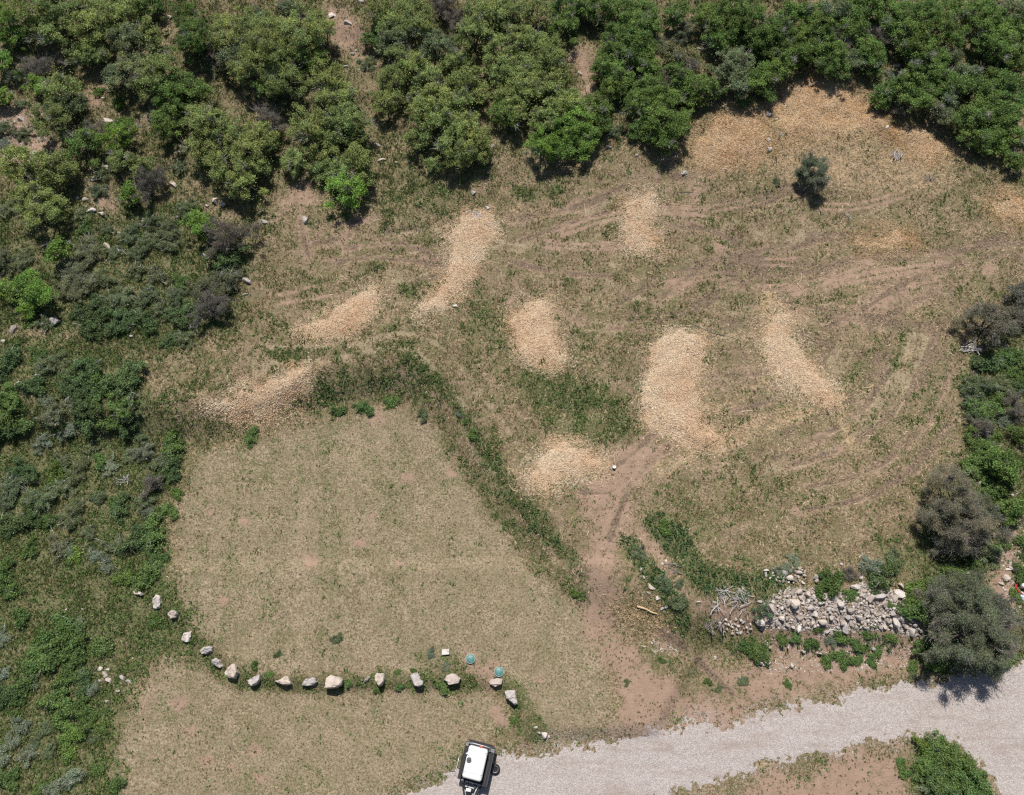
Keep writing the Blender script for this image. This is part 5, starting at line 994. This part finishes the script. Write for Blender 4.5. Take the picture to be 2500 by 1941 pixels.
bb.tube([p0 - c + [0, 0, .06], p0 * .65 + p1 * .35 - c + [0, .03, .09], p0 * .35 + p1 * .65 - c + [0, -.03, .08], p1 - c + [0, 0, .05]], .06, .035, 8).tube([p0 * .5 + p1 * .5 - c + [0, 0, .08], p0 * .35 + p1 * .65 - c + [.05, .16, .1]], .03, .015, 6)
o = bb.done('peeled_branch', M_LOG, None, True, label='thick peeled yellow branch lying on the thin orange chips', category='branch'); o.location = c
for i, (ti, x0, y0, x1, y1, lab) in enumerate([(6, 1480, 940, 1800, 1050, 'longest thin stick above the largest wood chip heap'), (6, 1210, 665, 1280, 630, 'short grey stick right of the pale curved tracks'), (6, 1440, 1165, 1475, 1105, 'dark stick lying on the largest wood chip heap'), (7, 240, 650, 245, 715, 'upright white stick left of the long pale heap'), (7, 440, 640, 475, 690, 'thin pale stick beside the bare oval patch'), (7, 1550, 265, 1605, 215, 'pale stick in the upper right clearing'),
      (2, 1390, 1425, 1490, 1425, 'thin dark stick above the upright golden oval'), (2, 1010, 1360, 1090, 1385, 'thin stick right of the green weeds under oaks'), (6, 480, 170, 540, 175, 'dark broken stick left of upright golden oval'), (10, 1075, 765, 1115, 745, 'pale curved stick on the dirt ramp head'), (11, 1030, 555, 1090, 560, 'pale stick on the pinkish bare patch at right'), (3, 1600, 1350, 1640, 1320, 'pale stick near the right end of the clearing')]):
    a_ = ground(*tile(ti, x0, y0)[:2]); b_ = ground(*tile(ti, x1, y1)[:2]); c = (a_ + b_) / 2; n_ = np.array([-(b_ - a_)[1], (b_ - a_)[0], 0]) * random.gauss(0, .08)
    o = B().tube([a_ - c + [0, 0, .03], n_ + [0, 0, .05], b_ - c + [0, 0, .03]], .028, .014, 5).done('stick', M_TWIG if 'dark' in lab or 'longest' in lab else M_LOG, None, True, label=lab, category='stick', group='loose sticks on the clearing'); o.location = c

# ------------------------------------------------------------------ TEAL LIDS, BOX, CAN
M_TEAL = simple('teal_plastic', (.072, .20, .185), .45, 0, .12, 5, 0, .5); M_RIM = simple('pale_rim', (.40, .52, .49), .6, 0, .1, 6)
for ti, x_, y_, lab in ((13, 1662, 690, 'teal round tank lid by the weeds, the left and higher one'), (13, 1873, 786, 'teal round tank lid above the flat cream boulder')):
    g = ground(*tile(ti, x_, y_)[:2]); o = thing('teal_manhole', lab, 'lid', g, random.random(), 'teal tank lids')
    B().lathe([(.27, -.1), (.27, .10), (.262, .118), (.245, .118), (.242, .10)], 36).done('rim', M_RIM, o, True)
    cv = B().lathe([(.243, .06), (.243, .115), (.225, .13), (.12, .150), (0, .157)], 36).done('cover', M_TEAL, o, True)
    bb = B()
    for k in range(3): bb.box((.16 * math.cos(k * 2.09), .16 * math.sin(k * 2.09), .147), (.05, .03, .022), k * 2.09, 0, .006)
    for k in range(8):
        bb.lathe([(.012, .10), (.012, .128), (0, .131)], 6, (.252 * math.cos(k * .785), .252 * math.sin(k * .785), 0))
    bb.done('fastening', M_RIM, cv, kind='stuff')
M_CONC = simple('white_concrete', (.62, .58, .54), .85, 0, .15, 12, .01)
g = ground(*tile(13, 1478, 640)[:2]); o = thing('concrete_box', 'broken white concrete box with square opening in the weeds', 'concrete box', g, .08)
B().box((0, 0, .06), (.42, .30, .24), 0, 0, .015).done('block', M_CONC, o)
B().box((.13, .02, .195), (.13, .025, .05)).box((.13, .11, .195), (.13, .025, .05)).box((.19, .065, .195), (.025, .065, .05)).done('lip', M_CONC, o)
M_CAN = simple('dull_tin', (.34, .36, .38), .4, .5, .1, 9)
g = ground(1498.5, 1143); o = thing('tin_can', 'pale grey tin can standing beside the golden chip patch', 'can', g, .1)
B().box((0, 0, .0), (.01, .01, .01)).lathe([(.09, 0), (.095, .01), (.095, .24), (.09, .25)], 20).done('body', M_CAN, o, True); B().lathe([(.098, .235), (.098, .262), (.085, .262), (.085, .252), (0, .252)], 20).done('rim', M_CAN, o)
g = ground(1468, 1148); stone(1468, 1148, 5, 2.8, 1.1, .07, (1.45, 1.25, .95), 'wood_chunk', 'cream split wood chunk left of the tin can', 'wood', None)

# ------------------------------------------------------------------ WATER TANK TRAILER
M_BLK = simple('black_steel', (.018, .018, .02), .45, .3, .3, 6, 0, .5); M_WHT = simple('white_polyethylene', (.80, .80, .77), .4, 0, .04, 3, 0, .5)
M_STL = simple('galvanised_steel', (.55, .56, .57), .45, .25, .12, 20); M_RUB = simple('tyre_rubber', (.022, .022, .022), .85, 0, .2, 25); M_RED = simple('red_plastic', (.55, .03, .02), .35, 0, .1, 6, 0, .5); M_GRY = simple('grey_lid', (.09, .09, .095), .6, 0, .15, 8)
TP = lambda x_, y_: (1080 + x_ / 6.79, 1800 + y_ / 6.79)
g = ground(*TP(548, 426), .95); TR = thing('tank_trailer', 'small black trailer carrying a white water tank, parked on gravel', 'trailer', (g[0], g[1], g[2] + .03), math.radians(166.6))
# frame: two rails, cross members, deck
bb = B()
for sx in (-.66, .56): bb.box((sx, 0, .50), (.08, 2.02, .10))
for sy in (-.95, -.5, 0, .5, .95): bb.box((-.05, sy, .485), (1.14, .07, .06))
bb.done('chassis', M_BLK, TR); B().box((-.05, 0, .565), (1.30, 1.98, .03)).done('deck', M_BLK, TR)
tk = B().box((0, 0, 1.0), (1.06, 1.60, .82), 0, 0, .13).done('tank', M_WHT, TR, True)
for sy in (-.56, .52):
    B().box((0, sy, 1.0), (1.075, .035, .835), 0, 0, .015).done('strap', M_STL, tk)
    B().box((0, sy - .035, 1.0), (1.068, .012, .828), 0, 0, .006).done('groove_shade', M_GRY, tk)  # raised dark strip, painted-in shade of the groove in the tank wall
B().lathe([(.16, 0), (.16, .05), (.14, .06), (.13, .06)], 24, (.36, -.10, 1.40)).done('filler_neck', M_WHT, tk, True)
B().lathe([(.125, .0), (.125, .085), (.11, .095), (0, .10)], 20, (.36, -.10, 1.42)).box((.36, -.10, 1.525), (.16, .03, .02)).done('filler_lid', M_GRY, tk)
B().tube([(.22, -.16, 1.43), (.40, -.30, 1.46), (.52, -.38, 1.46), (.58, -.36, 1.42), (.60, -.34, .9)], .026, None, 10).tube([(.50, -.44, 1.46), (.56, -.32, 1.46)], .022, None, 8).done('vent_pipe', M_WHT, TR, True)
# side boxes (long toolboxes / mudguards)
B().box((-.73, .02, .70), (.32, 2.0, .24), 0, 0, .02).done('side_box', M_BLK, TR); B().box((-.86, .02, .835), (.02, 1.9, .03)).box((-.70, .02, .828), (.012, 1.7, .012)).done('box_trim', M_GRY, TR)
B().box((.67, 0.02, .70), (.19, 1.86, .22), 0, 0, .02).done('side_box', M_BLK, TR)
for sx, w_ in ((-.73, .26), (.665, .15)):
    r_ = B()
    for k in range(5): r_.box((sx, -.86 + k * .035, .832), (w_, .012, .018))
    r_.done('tread_plate', M_STL, TR)
# rear bumper, rail, marker
B().tube([(-.62, -.90, .85), (-.60, -.90, 1.30), (-.35, -.92, 1.36), (.35, -.92, 1.36), (.55, -.88, 1.28), (.58, -.88, .85)], .022, None, 8).done('rear_rail', M_STL, TR, True)
B().box((-.05, -1.02, .50), (1.50, .07, .12), 0, 0, .01).done('bumper', M_BLK, TR)
for sx in (-.70, .60): B().box((sx, -1.062, .52), (.12, .02, .07), 0, 0, .008).done('tail_light', M_RED, TR)
B().box((-.12, -.86, 1.395), (.17, .07, .05), .2, 0, .015).done('red_marker', M_RED, TR)
# wheels
for sx in (-.80, .70):
    Mx = Matrix.Translation((sx, 0, .30)) @ Matrix.Rotation(math.pi / 2, 4, 'Y')
    wl = B().lathe([(.17, -.09), (.26, -.10), (.30, -.07), (.31, 0), (.30, .07), (.26, .10), (.17, .09)], 28, (0, 0, 0), Mx).done('wheel', M_RUB, TR, True)
    B().lathe([(.0, -.03), (.06, -.05), (.14, -.04), (.17, -.085), (.175, .085), (.14, .04), (.06, .05), (0, .03)], 24, (0, 0, 0), Mx).done('rim', M_STL, wl, True)
B().tube([(-.8, 0, .30), (.7, 0, .30)], .03, None, 8).done('axle', M_BLK, TR)
# tongue
for sx in (-.62, .55): B().tube([(sx, .92, .48), (-.05 + sx * .12, 2.12, .48)], .052, None, 4).done('tongue_bar', M_BLK, TR)
B().tube([(-.62, .98, .60), (.55, .98, .60)], .03, None, 8).done('front_rail', M_STL, TR, True); B().box((-.03, 2.2, .50), (.13, .30, .13), 0, 0, .02).done('coupler', M_BLK, TR)
B().box((-.04, 1.22, .53), (.62, .05, .04)).box((-.04, 1.55, .53), (.40, .05, .04)).done('tongue_brace', M_STL, TR)
pm = B().box((.0, 1.42, .66), (.32, .24, .24), .05, 0, .03).lathe([(.13, 0), (.14, .02), (.14, .14), (.08, .17), (0, .17)], 20, (-.02, 1.56, .56)).box((-.15, 1.42, .60), (.10, .16, .14), 0, 0, .02).done('pump', M_BLK, TR)
B().box((.04, 1.34, .83), (.27, .16, .12), .08, 0, .03).lathe([(.02, 0), (.02, .03), (0, .03)], 10, (.0, 1.34, .885)).done('fuel_tank', M_WHT, pm, True)
B().tube([(.12, .98, .66), (.16, 1.12, .62), (.10, 1.28, .60)], .03, None, 8).tube([(-.2, .98, .64), (-.24, 1.2, .62), (-.16, 1.42, .62)], .026, None, 8).done('suction_hose', M_GRY, TR, True)
B().tube([(-.40, 1.05, .62), (-.32, 1.40, .60), (-.25, 1.62, .60)], .028, None, 8).tube([(-.34, 1.5, .6), (-.44, 1.58, .62), (-.42, 1.7, .6)], .02, None, 6).done('delivery_pipe', M_STL, TR, True)
B().box((.40, 1.02, .68), (.16, .12, .10), 0, 0, .02).box((-.30, 1.10, .66), (.12, .16, .10), .3, 0, .02).done('valve_box', M_BLK, TR)
B().tube([(-.05, 1.95, .10), (-.05, 1.95, .86)], .035, None, 10).box((-.05, 1.95, .08), (.16, .16, .02)).tube([(-.05, 1.95, .84), (.12, 1.95, .84)], .015, None, 6).done('jack', M_STL, TR, True)
# spare wheel lying beside the trailer
g = ground(*TP(875, 528), .12); SW = thing('spare_wheel', 'black tyred wheel lying flat on gravel beside the trailer', 'wheel', (g[0], g[1], g[2] + .02), .3)
B().lathe([(.165, .0), (.22, -.0), (.262, .03), (.272, .095), (.262, .16), (.22, .195), (.175, .19), (.165, .17)], 36).done('tyre', M_RUB, SW, True)
rm = B().lathe([(0, .10), (.045, .105), (.05, .13), (.075, .13), (.10, .115), (.15, .13), (.168, .185), (.176, .18), (.176, .01), (.15, .0)], 36).done('rim', M_STL, SW, True)
hb = B()
for k in range(5): hb.lathe([(.012, .115), (.012, .140), (0, .142)], 8, (.075 * math.cos(k * 1.257), .075 * math.sin(k * 1.257), 0))
hb.lathe([(.03, .1), (.03, .15), (0, .155)], 14).done('wheel_nut', M_GRY, rm)
# silver rod and bent tube beside the trailer
g = ground(*TP(238, 480)); q = lambda x_, y_: tuple(ground(*TP(x_, y_)) - g + np.array([0, 0, .05]))
o = thing('metal_rod_frame', 'thin silver rod with bent grey tube lying left of the trailer', 'metal rod', g)
B().tube([q(278, 318), q(262, 400), q(240, 480), q(218, 560), q(203, 632)], .022, None, 8).done('rod', simple('bright_aluminium', (.72, .72, .72), .35, .4, .1, 9), o, True)
B().tube([q(120, 348), q(170, 338), q(215, 352), q(248, 385)], .018, None, 8).done('bent_tube', M_GRY, o, True); B().tube([q(110, 545), q(160, 560), q(220, 560)], .012, None, 6).done('cross_wire', M_GRY, o, True)
# hose coil, white canister, pale blue bag, dark pot at the right edge
HP = lambda x_, y_: (2360 + x_ * .16727, 1340 + y_ * .16727)
g = ground(*HP(800, 550)); rr_ = 95 * .16727 * mpp(g); ns_ = 5 * 22
pts = [(rr_ * (1 - .07 * math.sin(k / 22 * 2.1)) * math.cos(2 * math.pi * k / 22) + .03 * math.sin(k * .29), rr_ * (1.0 + .05 * math.cos(k * .2)) * math.sin(2 * math.pi * k / 22) - .10 * (k / ns_), .03 + .028 * (k // 22) + .01 * math.sin(k)) for k in range(ns_)]
o = B().tube(pts + [(rr_ * 1.3, -.35, .03), (rr_ * 2.0, -.5, .03)], .022, None, 6).done('red_hose', M_RED, None, True, label='coiled bright red hose at the right picture edge', category='hose'); o.location = g
g = ground(*HP(795, 548)); o = thing('white_canister', 'white canister standing inside the red hose coil', 'canister', g)
B().lathe([(.13, 0), (.14, .02), (.14, .30), (.10, .36), (.05, .37)], 24).done('body', M_WHT, o, True); B().lathe([(.055, .36), (.055, .41), (0, .415)], 16).done('cap', M_GRY, o, True)
g = ground(*HP(830, 700)); b_ = bmesh.new(); bmesh.ops.create_icosphere(b_, subdivisions=3, radius=1.0)
for v in b_.verts: v.co = Vector((v.co.x * .36, v.co.y * .22, max(-.02, v.co.z * .16))) * (1 + .22 * math.sin(v.co.x * 7 + v.co.y * 5) + .12 * math.sin(v.co.y * 13 + v.co.z * 9))
me = bpy.data.meshes.new('bag'); b_.to_mesh(me); b_.free(); me.materials.append(simple('pale_blue_plastic', (.52, .62, .72), .35, 0, .12, 8, .01, .5)); o = link('plastic_bag', me, None, g, label='crumpled pale blue bag below the red hose', category='bag'); o.rotation_euler = (0, 0, -.4)
g = ground(*HP(685, 320)); o = thing('plastic_pot', 'dark plastic pot tipped over on the dirt path', 'pot', (g[0], g[1], g[2] + .12), .4); o.rotation_euler = (0, math.radians(80), .3)
B().lathe([(.09, -.12), (.12, .12), (.13, .12), (.13, .14), (.115, .14), (.08, -.10), (0, -.10)], 20).done('body', M_GRY, o, True); B().lathe([(.131, .10), (.139, .10), (.139, .145), (.131, .145), (.131, .10)], 20).done('rim', M_GRY, o, True)
